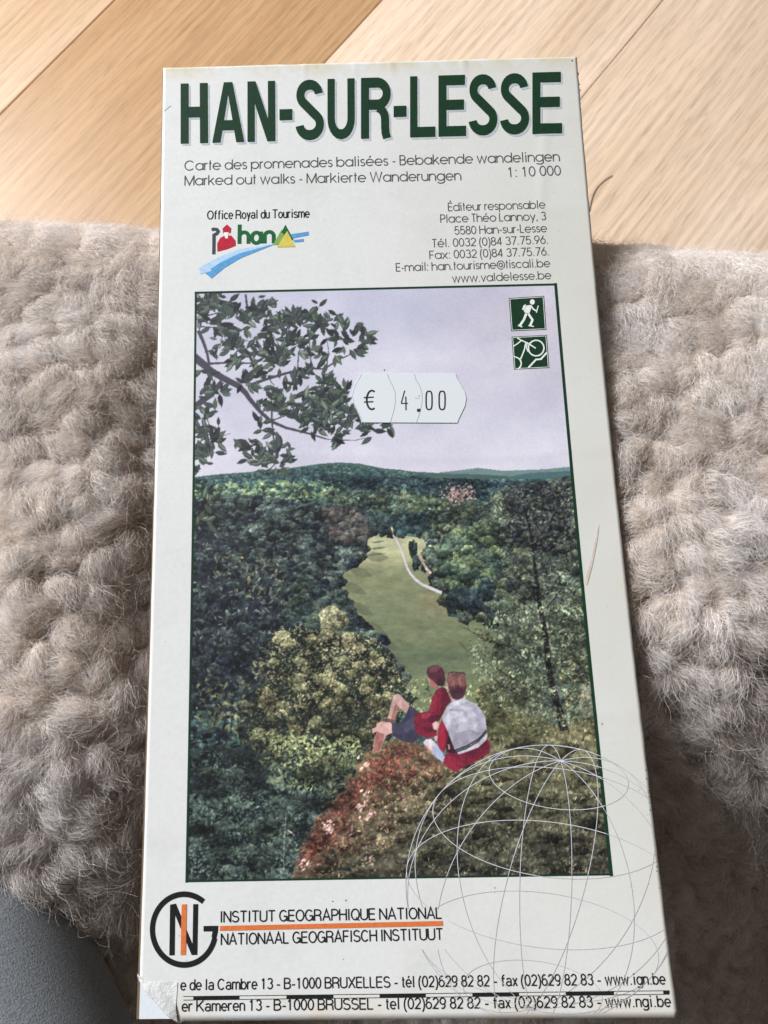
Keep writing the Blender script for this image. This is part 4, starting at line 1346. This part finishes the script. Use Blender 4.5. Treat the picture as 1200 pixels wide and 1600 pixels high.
    cl_ = [(110, 80), (130, 80), (190, 120), (250, 100), (330, 130), (370, 110), (110, 160), (160, 200), (200, 260), (260, 230), (260, 350), (330, 330), (400, 290), (440, 380), (400, 160), (470, 130), (520, 160), (480, 210), (530, 260), (560, 200),
           (600, 150), (640, 110), (660, 140), (650, 200), (630, 250), (720, 200), (740, 250), (780, 280), (840, 220), (870, 230), (860, 260), (830, 310), (710, 340), (620, 330), (580, 340), (500, 350), (450, 330), (620, 430), (680, 460),
           (590, 440), (510, 510), (550, 490), (540, 560), (600, 570), (640, 560), (700, 510), (720, 500), (690, 570), (760, 540), (790, 520), (740, 600), (800, 600), (830, 630), (700, 650), (640, 640), (580, 640), (500, 600), (480, 580),
           (430, 520), (380, 440), (320, 470), (420, 570), (650, 690), (760, 730), (780, 680), (850, 690), (900, 690), (940, 680), (390, 680), (460, 720), (340, 770), (310, 790), (380, 770), (420, 790), (440, 820), (480, 790), (490, 830),
           (380, 830), (350, 840), (400, 850), (470, 860), (110, 430), (150, 490), (190, 530), (120, 520), (150, 600), (100, 640), (130, 700), (160, 690), (150, 770), (100, 760), (160, 740), (120, 830), (150, 820), (100, 870), (90, 700),
           (150, 110), (230, 150), (290, 180), (350, 200), (420, 220), (240, 300), (300, 280), (360, 260), (100, 120), (210, 90), (170, 330), (380, 340), (560, 300), (680, 300), (760, 220), (570, 600), (660, 600), (720, 620), (120, 1030), (140, 1080), (110, 1130), (150, 1050)]
    cl_ = cl_ + [(x + 22, y + 10) for x, y in cl_[:40] if x < 560] + [(x - 15, y - 14) for x, y in cl_[44:64]]
    for x, y in cl_:
        X, Y = x / 3 + 280, y / 3 + 440
        base_a = pr.uniform(0, 6.28)
        for k in range(pr.integers(5, 10)):
            a = base_a + pr.normal(0, 1.0) if k else base_a
            ln = pr.uniform(12, 23)
            tone = pr.uniform(.58, 1.15)
            c = np.array([(60, 74, 64), (48, 56, 56), (80, 94, 78), (64, 74, 68)][pr.integers(4)]) * tone
            ox, oy = X + pr.normal(0, 6), Y + pr.normal(0, 4.5)
            leaf(ox, oy, a, ln, ln * .42, c, lab=4)
            if pr.random() < .5:
                leaf(ox + math.cos(a) * ln * .12, oy + math.sin(a) * ln * .12 - .8, a, ln * .8, ln * .17, np.minimum(c * 1.5, 150), lab=4)
    # the two walkers resting on the rim
    Z6 = lambda pts: np.asarray(pts, float) / 3 + (560, 820)
    F6 = lambda pts, c, lab, tex=.06, alpha=1.0: fill(Z6(pts), c, alpha, lab, tex)
    A_, B_ = 1, 2
    F6([(165, 800), (180, 793), (196, 797), (242, 850), (226, 885), (198, 862), (188, 852), (178, 892), (170, 922), (148, 924), (132, 914), (145, 880), (156, 830)], (202, 160, 146), A_)
    F6([(188, 850), (178, 892), (170, 922), (150, 924), (160, 880), (176, 838)], (158, 104, 90), A_)
    F6([(242, 845), (290, 882), (264, 902), (272, 960), (296, 992), (252, 1025), (200, 1012), (158, 986), (154, 940), (205, 922), (225, 882)], (60, 60, 78), A_, .1)
    F6([(200, 935), (262, 905), (270, 955), (215, 975)], (74, 74, 92), A_)
    F6([(86, 930), (110, 922), (155, 926), (158, 976), (132, 986), (120, 1012), (100, 1062), (66, 1066), (76, 1002), (88, 968), (66, 978), (64, 956), (84, 948)], (206, 160, 148), A_)
    F6([(90, 968), (120, 982), (116, 1016), (98, 1060), (70, 1064), (78, 1004)], (158, 98, 86), A_)
    F6([(110, 912), (134, 906), (176, 918), (174, 930), (120, 924)], (96, 78, 74), A_)
    Z8 = lambda pts: np.asarray(pts, float) / 8 + (640, 1020)
    F8 = lambda pts, c, lab, tex=.08, alpha=1.0: fill(Z8(pts), c, alpha, lab, tex)
    def dabs(poly, n, cols, ln, lab, ang=0.0, spread=.6):
        inside = in_poly(poly)
        p = np.asarray(poly, float)
        for _ in range(n):
            x, y = pr.uniform(p[:, 0].min(), p[:, 0].max()), pr.uniform(p[:, 1].min(), p[:, 1].max())
            if inside(x, y):
                q = np.array([[x, y]]) / 8 + (640, 1020)
                leaf(q[0, 0], q[0, 1], ang + pr.uniform(-spread, spread), ln * pr.uniform(.6, 1.4), ln * .4, np.array(cols[pr.integers(len(cols))]) * pr.uniform(.9, 1.1), lab, .35)
    jum = [(330, 470), (390, 430), (450, 440), (480, 500), (518, 600), (455, 680), (405, 790), (370, 850), (285, 880), (335, 960), (342, 1050), (200, 1058), (110, 1030), (70, 960), (52, 800), (80, 760), (160, 745), (240, 730), (260, 650), (282, 560)]
    F8(jum, (126, 32, 50), A_, .15)
    F8([(400, 450), (450, 440), (480, 500), (518, 600), (455, 680), (405, 790), (380, 800), (400, 640)], (96, 28, 44), A_, .15)
    F8([(290, 540), (330, 500), (350, 600), (330, 720), (270, 750), (255, 690)], (150, 42, 60), A_, .12)
    F8([(150, 770), (230, 745), (270, 770), (210, 830), (150, 820)], (164, 50, 68), A_, .12)
    F8([(250, 790), (400, 770), (370, 850), (285, 880), (230, 850)], (84, 26, 40), A_, .15)
    F8([(160, 930), (320, 930), (335, 985), (200, 1000)], (88, 28, 40), A_, .2)
    dabs(jum, 130, [(160, 48, 66), (96, 26, 42), (120, 40, 50)], 4, A_, 1.1)
    F8([(222, 305), (250, 325), (290, 345), (332, 400), (352, 440), (312, 442), (272, 415), (248, 378)], (176, 98, 92), A_)
    F8([(222, 305), (245, 325), (262, 380), (250, 378)], (206, 156, 146), A_)
    F8([(208, 245), (225, 190), (285, 160), (350, 154), (410, 188), (440, 250), (446, 340), (430, 412), (380, 422), (330, 392), (290, 345), (240, 315)], (84, 42, 52), A_, .14)
    F8([(350, 340), (440, 330), (430, 412), (380, 422), (335, 395)], (58, 38, 48), A_, .14)
    F8([(240, 200), (290, 168), (350, 162), (390, 190), (330, 235), (260, 250)], (106, 60, 66), A_, .14)
    # the walker seen from behind
    F8([(170, 1122), (205, 1082), (270, 1078), (345, 1150), (440, 1300), (424, 1372), (330, 1305), (262, 1245), (192, 1172)], (168, 180, 206), B_, .12)
    F8([(170, 1122), (205, 1082), (270, 1078), (330, 1140), (280, 1190), (300, 1255), (262, 1245), (192, 1172)], (214, 196, 200), B_)
    F8([(180, 1140), (240, 1190), (285, 1240), (262, 1250), (192, 1180)], (190, 130, 118), B_)
    F8([(282, 885), (328, 856), (372, 880), (345, 965), (300, 955)], (208, 164, 158), B_)
    F8([(310, 1045), (350, 1035), (352, 1110), (320, 1100)], (200, 150, 150), B_)
    skirt = [(450, 1260), (590, 1250), (700, 1228), (960, 1088), (985, 1080), (1010, 1180), (990, 1260), (880, 1330), (700, 1422), (560, 1490), (480, 1440), (420, 1370)]
    F8(skirt, (122, 30, 48), B_, .14)
    F8([(450, 1290), (560, 1300), (680, 1400), (560, 1488), (480, 1440), (424, 1370)], (150, 36, 56), B_, .12)
    F8([(700, 1240), (960, 1098), (1000, 1190), (900, 1270), (760, 1330)], (98, 28, 42), B_, .14)
    dabs(skirt, 110, [(150, 44, 60), (86, 24, 38)], 4.5, B_, -.4)
    F8([(480, 1010), (575, 1215), (595, 1255), (466, 1250), (455, 1180)], (52, 28, 38), B_, .1)
    F8([(478, 1150), (500, 1150), (505, 1205), (485, 1210)], (196, 140, 130), B_)
    F8([(402, 838), (432, 880), (492, 1012), (472, 1092), (452, 1205), (420, 1245), (370, 1200), (345, 1110), (360, 960)], (158, 34, 54), B_, .12)
    F8([(440, 920), (492, 1012), (472, 1092), (452, 1205), (430, 1230), (445, 1080)], (118, 28, 44), B_, .12)
    F8([(515, 540), (560, 545), (570, 610), (525, 610)], (196, 150, 142), B_)
    back = [(405, 800), (430, 740), (480, 662), (540, 602), (600, 592), (680, 563), (760, 608), (840, 650), (900, 720), (945, 800), (957, 900), (965, 962), (880, 1060), (760, 1130), (640, 1190), (572, 1222), (540, 1150), (490, 1010), (430, 880)]
    F8(back, (176, 174, 184), B_, .07)
    F8([(720, 640), (840, 652), (900, 720), (945, 800), (957, 900), (962, 960), (880, 1010), (840, 900), (830, 780)], (168, 164, 178), B_, .07)
    F8([(560, 1000), (760, 960), (880, 1000), (900, 1040), (760, 1128), (640, 1188), (575, 1215), (540, 1140)], (150, 145, 156), B_, .09)
    F8([(480, 680), (560, 615), (680, 572), (720, 610), (600, 660), (520, 700)], (192, 191, 200), B_, .05)
    F8([(430, 780), (520, 730), (660, 740), (700, 850), (560, 900), (470, 900)], (186, 184, 193), B_, .05)
    for p_, w_, c_ in (([(505, 712), (580, 716), (655, 714), (690, 738), (715, 770)], 2.0, (124, 120, 134)), ([(640, 640), (690, 655), (730, 690)], 1.4, (150, 146, 158)), ([(700, 690), (690, 760), (740, 840)], 1.2, (154, 150, 162)),
                       ([(760, 965), (830, 1000), (900, 1005), (945, 960)], 2.2, (136, 130, 142)), ([(540, 820), (600, 900), (680, 960)], 1.0, (164, 160, 170)), ([(900, 780), (915, 860), (900, 940)], 1.4, (150, 146, 160))):
        stroke(Z8(p_), w_, np.array(c_, float), .75, lab=B_, w1=w_ * .5)
    for k in range(16):
        y0 = 980 + k * 14
        stroke(Z8([(510 + k * 5, y0), (640, y0 - 20), (800, y0 - 70)]), .7, (140, 134, 146), .35, lab=B_)
    F8([(592, 1242), (720, 1200), (870, 1110), (965, 1000), (978, 1035), (955, 1095), (860, 1180), (710, 1240), (612, 1268)], (188, 186, 194), B_, .08)
    for o_, w_ in ((0, 2.6), (30, 1.9)):
        stroke(Z8([(574, 1216 + o_), (700, 1172 + o_), (860, 1080 + o_), (958, 972 + o_)]), w_, (56, 56, 66), lab=B_)
    hair = [(455, 390), (464, 325), (490, 280), (545, 258), (610, 256), (665, 275), (702, 315), (716, 370), (712, 440), (696, 510), (670, 560), (600, 586), (540, 576), (510, 530), (482, 470)]
    F8(hair, (116, 72, 64), B_, .12)
    F8([(500, 420), (600, 400), (712, 420), (696, 510), (670, 560), (600, 586), (540, 576), (512, 530)], (74, 42, 50), B_, .14)
    for k in range(44):
        x, y = pr.uniform(478, 695), pr.uniform(275, 340)
        stroke(Z8([(x, y), (x + (x - 590) * .12, y + pr.uniform(60, 150))]), .9, np.array([(164, 116, 104), (140, 88, 80), (180, 134, 116), (112, 62, 60)][pr.integers(4)]), .4, lab=B_)
    F8([(455, 385), (468, 360), (490, 480), (480, 470)], (206, 166, 158), B_)
    stroke(Z8([(486, 280), (492, 250), (560, 243), (620, 252), (680, 252), (694, 285)]), 2.6, (84, 62, 60), lab=B_)
paint()
# cloth folds and skin are never one flat tone in the print
figs = (LAB == 1) | (LAB == 2)
IMG[figs] *= (.80 + .40 * fbm(PX / 7.0, PY / 9.0, 401, 3))[figs][:, None]
mead_ = LAB == 3
IMG[mead_] *= (.92 + .16 * fbm(PX / 9.0, PY / 4.0, 411, 4))[mead_][:, None]
# the fine tangle of twigs and leaves that no single dab shows
land = (LAB == 0) & (PY > 748)
g1, g2, g3 = vnoise(PX / 2.3, PY / 2.0, 501), vnoise(PX / 4.6, PY / 3.6, 502), fbm(PX / 30, PY / 18, 503, 3)
tangle = 1 + .30 * (g1 - .5) + .40 * (g2 - .5) + .85 * (g3 - .5)
IMG[land] *= tangle[land][:, None]
IMG[land] += (np.clip(g1 * g2 - .45, 0, 1) * np.clip(IMG.mean(-1) / 110, .2, 1.2))[land][:, None] * np.array([62, 62, 52])
# slightly faded inks
RID = [(284, 747), (340, 741), (366, 739), (390, 737.5), (420, 733), (447, 732), (480, 727.5), (500, 724.5), (530, 722.5), (563, 724.5), (580, 728), (600, 732), (626, 734), (647, 737), (670, 738), (690, 738), (727, 733.5), (747, 731), (787, 735.5), (827, 734), (853, 733), (892, 729), (970, 729)]
IMG[:] = np.where(((PY > interp_poly(RID, PX) - .5) & ~figs & (LAB != 3))[..., None], 255 * np.clip((IMG / 255 - .33) * 1.22 + .315, .055, 1) * np.array([1.03, 1.0, .925]), IMG)
IMG[:] = IMG * .86 + .14 * (IMG @ np.array([.30, .59, .11]))[..., None] + np.array([1.0, 0, 4.0])
# the dots of the printing screen and a little unevenness of the ink
IMG *= (1 + .045 * (pr.random((CH, CW, 1)) - .5) * 2)
IMG += 5 * (fbm(PX / 3.0, PY / 3.0, 301, 2) - .5)[..., None]
IMG[:] = IMG * .84 + .04 * (np.roll(IMG, 1, 0) + np.roll(IMG, -1, 0) + np.roll(IMG, 1, 1) + np.roll(IMG, -1, 1))

def build_picture():
    frame_px = [(306, 457.5), (868, 444.5), (955, 1366), (291.5, 1377)]
    q = uvp(frame_px)                                     # top left, top right, bottom right, bottom left
    NX, NY = 560, 820
    a, b = np.meshgrid(np.linspace(0, 1, NX), np.linspace(0, 1, NY))
    P = (q[0] * ((1 - a) * (1 - b))[..., None] + q[1] * (a * (1 - b))[..., None] + q[2] * (a * b)[..., None] + q[3] * ((1 - a) * b)[..., None])
    X3 = place(P[..., 0], P[..., 1], 2.5e-5)
    # colour of the print at each grid point
    Y = (X3 - CAM_C) @ CAM_R.T
    px = 600 + CAM_F * Y[..., 0] / -Y[..., 2]
    py = 800 - CAM_F * Y[..., 1] / -Y[..., 2]
    fx, fy = np.clip((px - BX0) * SS - .5, 0, CW - 2), np.clip((py - BY0) * SS - .5, 0, CH - 2)
    ix, iy = fx.astype(int), fy.astype(int)
    tx, ty = (fx - ix)[..., None], (fy - iy)[..., None]
    Cc = (IMG[iy, ix] * (1 - tx) + IMG[iy, ix + 1] * tx) * (1 - ty) + (IMG[iy + 1, ix] * (1 - tx) + IMG[iy + 1, ix + 1] * tx) * ty
    lb = LAB[iy, ix]
    Cl = lin(np.clip(Cc, 4, 250)) * 1.0
    m, n, l, bs = mat('printed_photograph', rough=.5, spec=.25)
    at = n.new('ShaderNodeAttribute')
    at.attribute_name = 'ink'
    l.new(at.outputs['Color'], bs.inputs['Base Color'])
    F = grid_faces(NX, NY)[:, ::-1]
    flab = lb.reshape(-1)[F].max(1) if False else lb.reshape(-1)[F[:, 0]]
    V, Cf = X3.reshape(-1, 3), Cl.reshape(-1, 3)
    def part(name, k, parent, label=None):
        f = F[flab == k]
        used, inv = np.unique(f.ravel(), return_inverse=True)
        o = mesh_obj(name, V[used], inv.reshape(-1, 4), m, parent)
        ca = o.data.color_attributes.new('ink', 'FLOAT_COLOR', 'POINT')
        ca.data.foreach_set('color', np.hstack([Cf[used], np.ones((len(used), 1))]).astype(np.float32).ravel())
        if label:
            o['label'] = label
        return o
    pic = part('cover_photograph', 0, MAP, 'printed view of a wooded valley under a pale sky')
    part('printed_person', 1, pic, 'person in dark red jumper and navy shorts sitting with one knee raised')
    part('printed_person', 2, pic, 'person seen from behind with a grey jumper over the shoulders')
    part('printed_meadow', 3, pic)
    part('printed_branch', 4, pic, 'leafy branch reaching in from the left')
    # green line round the picture
    i = Ink(4.5e-5)
    def side(p0, p1, w):
        t = np.linspace(0, 1, 40)[:, None]
        i.ribbon(uvp(np.array(p0) * (1 - t) + np.array(p1) * t), w)
    w1 = .00052
    q2 = [q[k] for k in range(4)]
    for k, w_ in ((0, .00058), (1, .00072), (2, .00040), (3, .00052)):
        t = np.linspace(0, 1, 420)[:, None]
        p0, p1 = q2[k], q2[(k + 1) % 4]
        d = (p1 - p0) / np.linalg.norm(p1 - p0) * w_ * .5
        i.ribbon((p0 - d) * (1 - t) + (p1 + d) * t, w_, lift=(k % 2) * 4e-6)
    i.build('picture_border', K_GREEN, pic)
    # walking and cycling signs
    Z4 = lambda pts: uvp(np.asarray(pts, float) / 3 + (520, 440))
    u4 = lambda w_: np.linalg.norm(np.diff(Z4([(900, 200), (900 + w_, 200)]), axis=0))
    def sign(name, quad, label):
        i = Ink(5e-5)
        c = np.mean(quad, 0)
        Q = np.asarray(quad, float)
        i.poly(Z4(Q[::-1]), 0, 0)
        s2 = c + (Q - c) * .955
        s3 = c + (Q - c) * .925
        for k in range(4):
            i.poly(Z4([s2[k], s2[(k + 1) % 4], s3[(k + 1) % 4], s3[k]][::-1]), 8e-6, 1)
        return i
    i = sign('walking_sign', [(825, 78), (990, 67), (1001, 226), (836, 233)], '')
    a_ = np.radians(np.arange(0, 360, 24))
    i.poly(Z4(np.stack([935 + 11.5 * np.cos(-a_), 96 + 12.5 * np.sin(-a_)], -1)), 1.6e-5, 1)
    i.poly(Z4([(908, 112), (927, 110), (930, 126), (920, 151), (899, 145), (896, 138)][::-1]), 1.6e-5, 1)
    i.poly(Z4([(894, 112), (905, 106), (903, 120), (896, 136), (887, 131)][::-1]), 1.6e-5, 1)
    for k, (p_, w_) in enumerate((([(928, 112), (940, 130), (954, 138)], 6.5), ([(963, 113), (954, 146)], 4.5), ([(907, 150), (896, 178), (877, 206)], 11), ([(917, 152), (936, 180), (925, 206)], 10.5), ([(868, 205), (888, 213)], 6), ([(917, 206), (942, 211)], 6))):
        i.ribbon(Z4(p_), u4(w_), lift=(1.6 + .4 * (k % 3)) * 1e-5, mi=1)
    i.build('walking_sign', [K_GREEN, K_WHITE], pic, 'small dark green square with a white walking figure')
    i = sign('cycling_sign', [(838, 259), (1003, 250), (1015, 405), (849, 413)], '')
    i.ribbon(Z4(np.stack([953 + 37 * np.cos(a_), 312 + 37 * np.sin(a_)], -1)), u4(6.5), True, 1.6e-5, 1)
    th_ = np.radians(np.linspace(-82, 62, 14))
    i.ribbon(Z4(np.stack([851 + 32 * np.cos(th_), 384 + 30 * np.sin(th_)], -1)), u4(6.5), lift=1.6e-5, mi=1)
    for k, (p_, w_) in enumerate((([(864, 264), (884, 276), (912, 288), (951, 313)], 6), ([(846, 304), (866, 291), (884, 276)], 5.5), ([(905, 287), (897, 322), (880, 364)], 6), ([(846, 350), (880, 364)], 5), ([(912, 288), (907, 310), (916, 330)], 5), ([(917, 404), (952, 366), (975, 364), (1003, 333)], 8))):
        i.ribbon(Z4(p_), u4(w_), lift=(2.0 + .4 * k) * 1e-5, mi=1)
    i.build('cycling_sign', [K_GREEN, K_WHITE], pic, 'small dark green square with a white bicycle')
build_picture()

# ------------------------------------------------------------------ price sticker
def build_sticker():
    Z4 = lambda pts: uvp(np.asarray(pts, float) / 3 + (520, 440))
    lft = [(131, 432), (126, 448), (108, 478), (94, 510), (90, 540), (95, 568), (110, 600), (126, 634), (135, 662)]
    rgt = [(575, 432), (583, 456), (602, 488), (620, 520), (625, 548), (620, 582), (604, 616), (590, 644), (583, 664)]
    n = 24
    m, nn, l, b = mat('sticker_paper', (.63, .665, .69), .5, .3)
    lf, rt = Z4(lft), Z4(rgt)
    V, F = [], []
    for k in range(9):
        for j in range(n):
            p = lf[k] + (rt[k] - lf[k]) * j / (n - 1)
            V.append(place(p[0], p[1], 1.7e-4))
    F = [tuple(f[::-1]) for f in grid_faces(n, 9)]
    rimi = list(range(n)) + [k * n + n - 1 for k in range(1, 9)] + [8 * n + j for j in range(n - 2, -1, -1)] + [k * n for k in range(7, 0, -1)]
    b0 = len(V)
    for r_ in rimi:
        x = np.array(V[r_])
        V.append(x - (0, 0, 1.45e-4))
    for k in range(len(rimi)):
        k2 = (k + 1) % len(rimi)
        F.append((rimi[k], rimi[k2], b0 + k2, b0 + k))
    st = mesh_obj('price_sticker', np.array(V), F, m, MAP, smooth=False)
    st['label'] = 'pale price label with wavy ends'
    i = Ink(1.9e-4)
    u4 = lambda w_: np.linalg.norm(np.diff(Z4([(300, 500), (300 + w_, 500)]), axis=0))
    for dx in (0,):
        for cut in ([(256, 434), (264, 460), (282, 492), (293, 525), (294, 560), (288, 600), (276, 640), (270, 661)], [(382, 434), (390, 462), (408, 492), (418, 525), (419, 560), (412, 602), (400, 640), (392, 661)]):
            i.ribbon(Z4(cut), u4(2.6))
    i.build('cut_line', ink_mat('cut_shade', (150, 158, 165)), st)
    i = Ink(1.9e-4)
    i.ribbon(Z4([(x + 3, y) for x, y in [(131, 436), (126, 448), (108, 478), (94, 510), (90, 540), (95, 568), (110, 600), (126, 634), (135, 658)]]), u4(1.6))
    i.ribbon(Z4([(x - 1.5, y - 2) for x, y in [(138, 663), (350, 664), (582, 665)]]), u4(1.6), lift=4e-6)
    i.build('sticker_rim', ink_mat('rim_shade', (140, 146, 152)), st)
    i = Ink(2.0e-4)
    th = np.radians(np.linspace(58, 302, 22))
    i.ribbon(Z4(np.stack([183 + 24 * np.cos(th), 556 - 44 * np.sin(th)], -1)), u4(9))
    i.ribbon(Z4([(145, 545), (192, 543)]), u4(6.5), lift=4e-6)
    i.ribbon(Z4([(146, 566), (190, 564)]), u4(6.5), lift=4e-6)
    i.ribbon(Z4([(337, 512), (322, 566), (322, 572), (352, 572)]), u4(5.5), lift=0)
    i.ribbon(Z4([(342, 540), (343, 604)]), u4(6), lift=4e-6)
    for cxx, s_ in ((451, 1), (512, 1)):
        t = np.radians(np.arange(0, 360, 15))
        ex = np.sign(np.cos(t)) * np.abs(np.cos(t)) ** .6
        ey = np.sign(np.sin(t)) * np.abs(np.sin(t)) ** .6
        i.ribbon(Z4(np.stack([cxx + 14 * ex, 558 + 43 * ey], -1)), u4(7), True)
    i.poly(Z4([(394, 598), (410, 596), (411, 611), (395, 612)][::-1]))
    i.build('price_lettering', ink_mat('stamp_ink', (48, 48, 54)), st)
    i = Ink(2.0e-4)
    for x, y, s_ in ((388, 545, 4), (402, 535, 5), (397, 549, 3), (404, 546, 3)):
        i.poly(Z4([(x, y), (x + s_, y), (x + s_, y + s_), (x, y + s_)][::-1]))
    i.build('ink_speck', ink_mat('faint_ink', (120, 122, 128)), st)
build_sticker()

# ------------------------------------------------------------------ wire globe printed over picture and paper
def build_globe():
    i = Ink(6e-5)
    gx, gy, R = 852.5, 1382.5, 218.5
    pole = np.array([.108, .886, .45])
    pole /= np.linalg.norm(pole)
    e1 = np.cross(pole, [0, 0, 1.0])
    e1 /= np.linalg.norm(e1)
    e2 = np.cross(pole, e1)
    lines = []
    t = np.radians(np.linspace(0, 360, 481))
    for lat in (-60, -30, 0, 30, 60):
        c, s = math.cos(math.radians(lat)), math.sin(math.radians(lat))
        lines.append(pole * s + c * (np.cos(t)[:, None] * e1 + np.sin(t)[:, None] * e2))
    for k in range(6):
        a = math.radians(k * 30 + 12)
        d = math.cos(a) * e1 + math.sin(a) * e2
        lines.append(np.cos(t)[:, None] * pole + np.sin(t)[:, None] * d)
    lines.append(np.stack([np.cos(t), np.sin(t), 0 * t], -1))
    fr = in_poly([(306, 458), (868, 445), (954, 1366), (292, 1376)])
    wd = np.linalg.norm(np.diff(uvp([(800, 1300), (800.95, 1300)]), axis=0))
    for k, ln in enumerate(lines):
        P = np.stack([gx + R * ln[:, 0], gy - R * ln[:, 1]], -1)
        uvs = uvp(P)
        ok = (uvs[:, 0] < W - .0003) & (uvs[:, 1] > .0008) & ((P[:, 0] > 700) | (P[:, 1] < 1421) | (P[:, 1] > 1482))
        wh = np.array([fr(*p) for p in P])
        lift = k * 1.6e-6
        j = 0
        while j < 480:
            if not (ok[j] and ok[j + 1]):
                j += 1
                continue
            m = j
            while m < 480 and ok[m + 1] and wh[m + 1] == wh[j]:
                m += 1
            e = max(m, j + 1)
            dim = 1 if not wh[j] else 0
            i.ribbon(uvs[j:e + 1], wd * (1.0 if dim == 0 else .8), lift=lift, mi=dim)
            j = e
    i.build('wire_globe', [ink_mat('globe_white', (205, 206, 214)), ink_mat('globe_grey', (178, 175, 181))])
build_globe()

# ------------------------------------------------------------------ wear: a pink smear and scuffs on the margin
def build_marks():
    i = Ink(1e-4)
    i.poly(uvp([(936, 818), (933, 845), (925, 885), (917, 914), (913.5, 912), (917, 896), (924, 872), (930, 842)]))
    i.build('pink_smear', ink_mat('pink_stain', (199, 184, 176)))
    i = Ink(4e-5)
    i.ribbon(uvp([(256, 174), (262, 169), (267, 165)]), .00022)
    i.build('scuff', ink_mat('scuff_stain', (176, 176, 160)))
    r = np.random.default_rng(9)
    dirt = ink_mat('dirt', (96, 94, 88))
    def speck(i, x, y):
        s_ = r.uniform(.9, 2.2)
        i.poly(uvp([(x, y), (x + s_, y + .5), (x + s_ * .8, y + s_ * 1.3), (x - .3, y + s_)][::-1]))
    for x, y in ((539.7, 1405.5), (536, 1498), (772.5, 1386), (519, 1407), (940, 1130), (893, 93.5), (600, 577)):
        i = Ink(5e-5)
        speck(i, x, y)
        i.build('dirt_speck', dirt)
    for y0, y1, f, n_ in ((112, 175, lambda y: 902.5 + .078 * (y - 112), 12), (1200, 1400, lambda y: 1008 + .115 * (y - 1200), 16)):
        i = Ink(5e-5)
        for y in r.uniform(y0, y1, n_):
            speck(i, f(y) + r.normal(0, .6), y)
        i.build('edge_scuff', dirt)
build_marks()
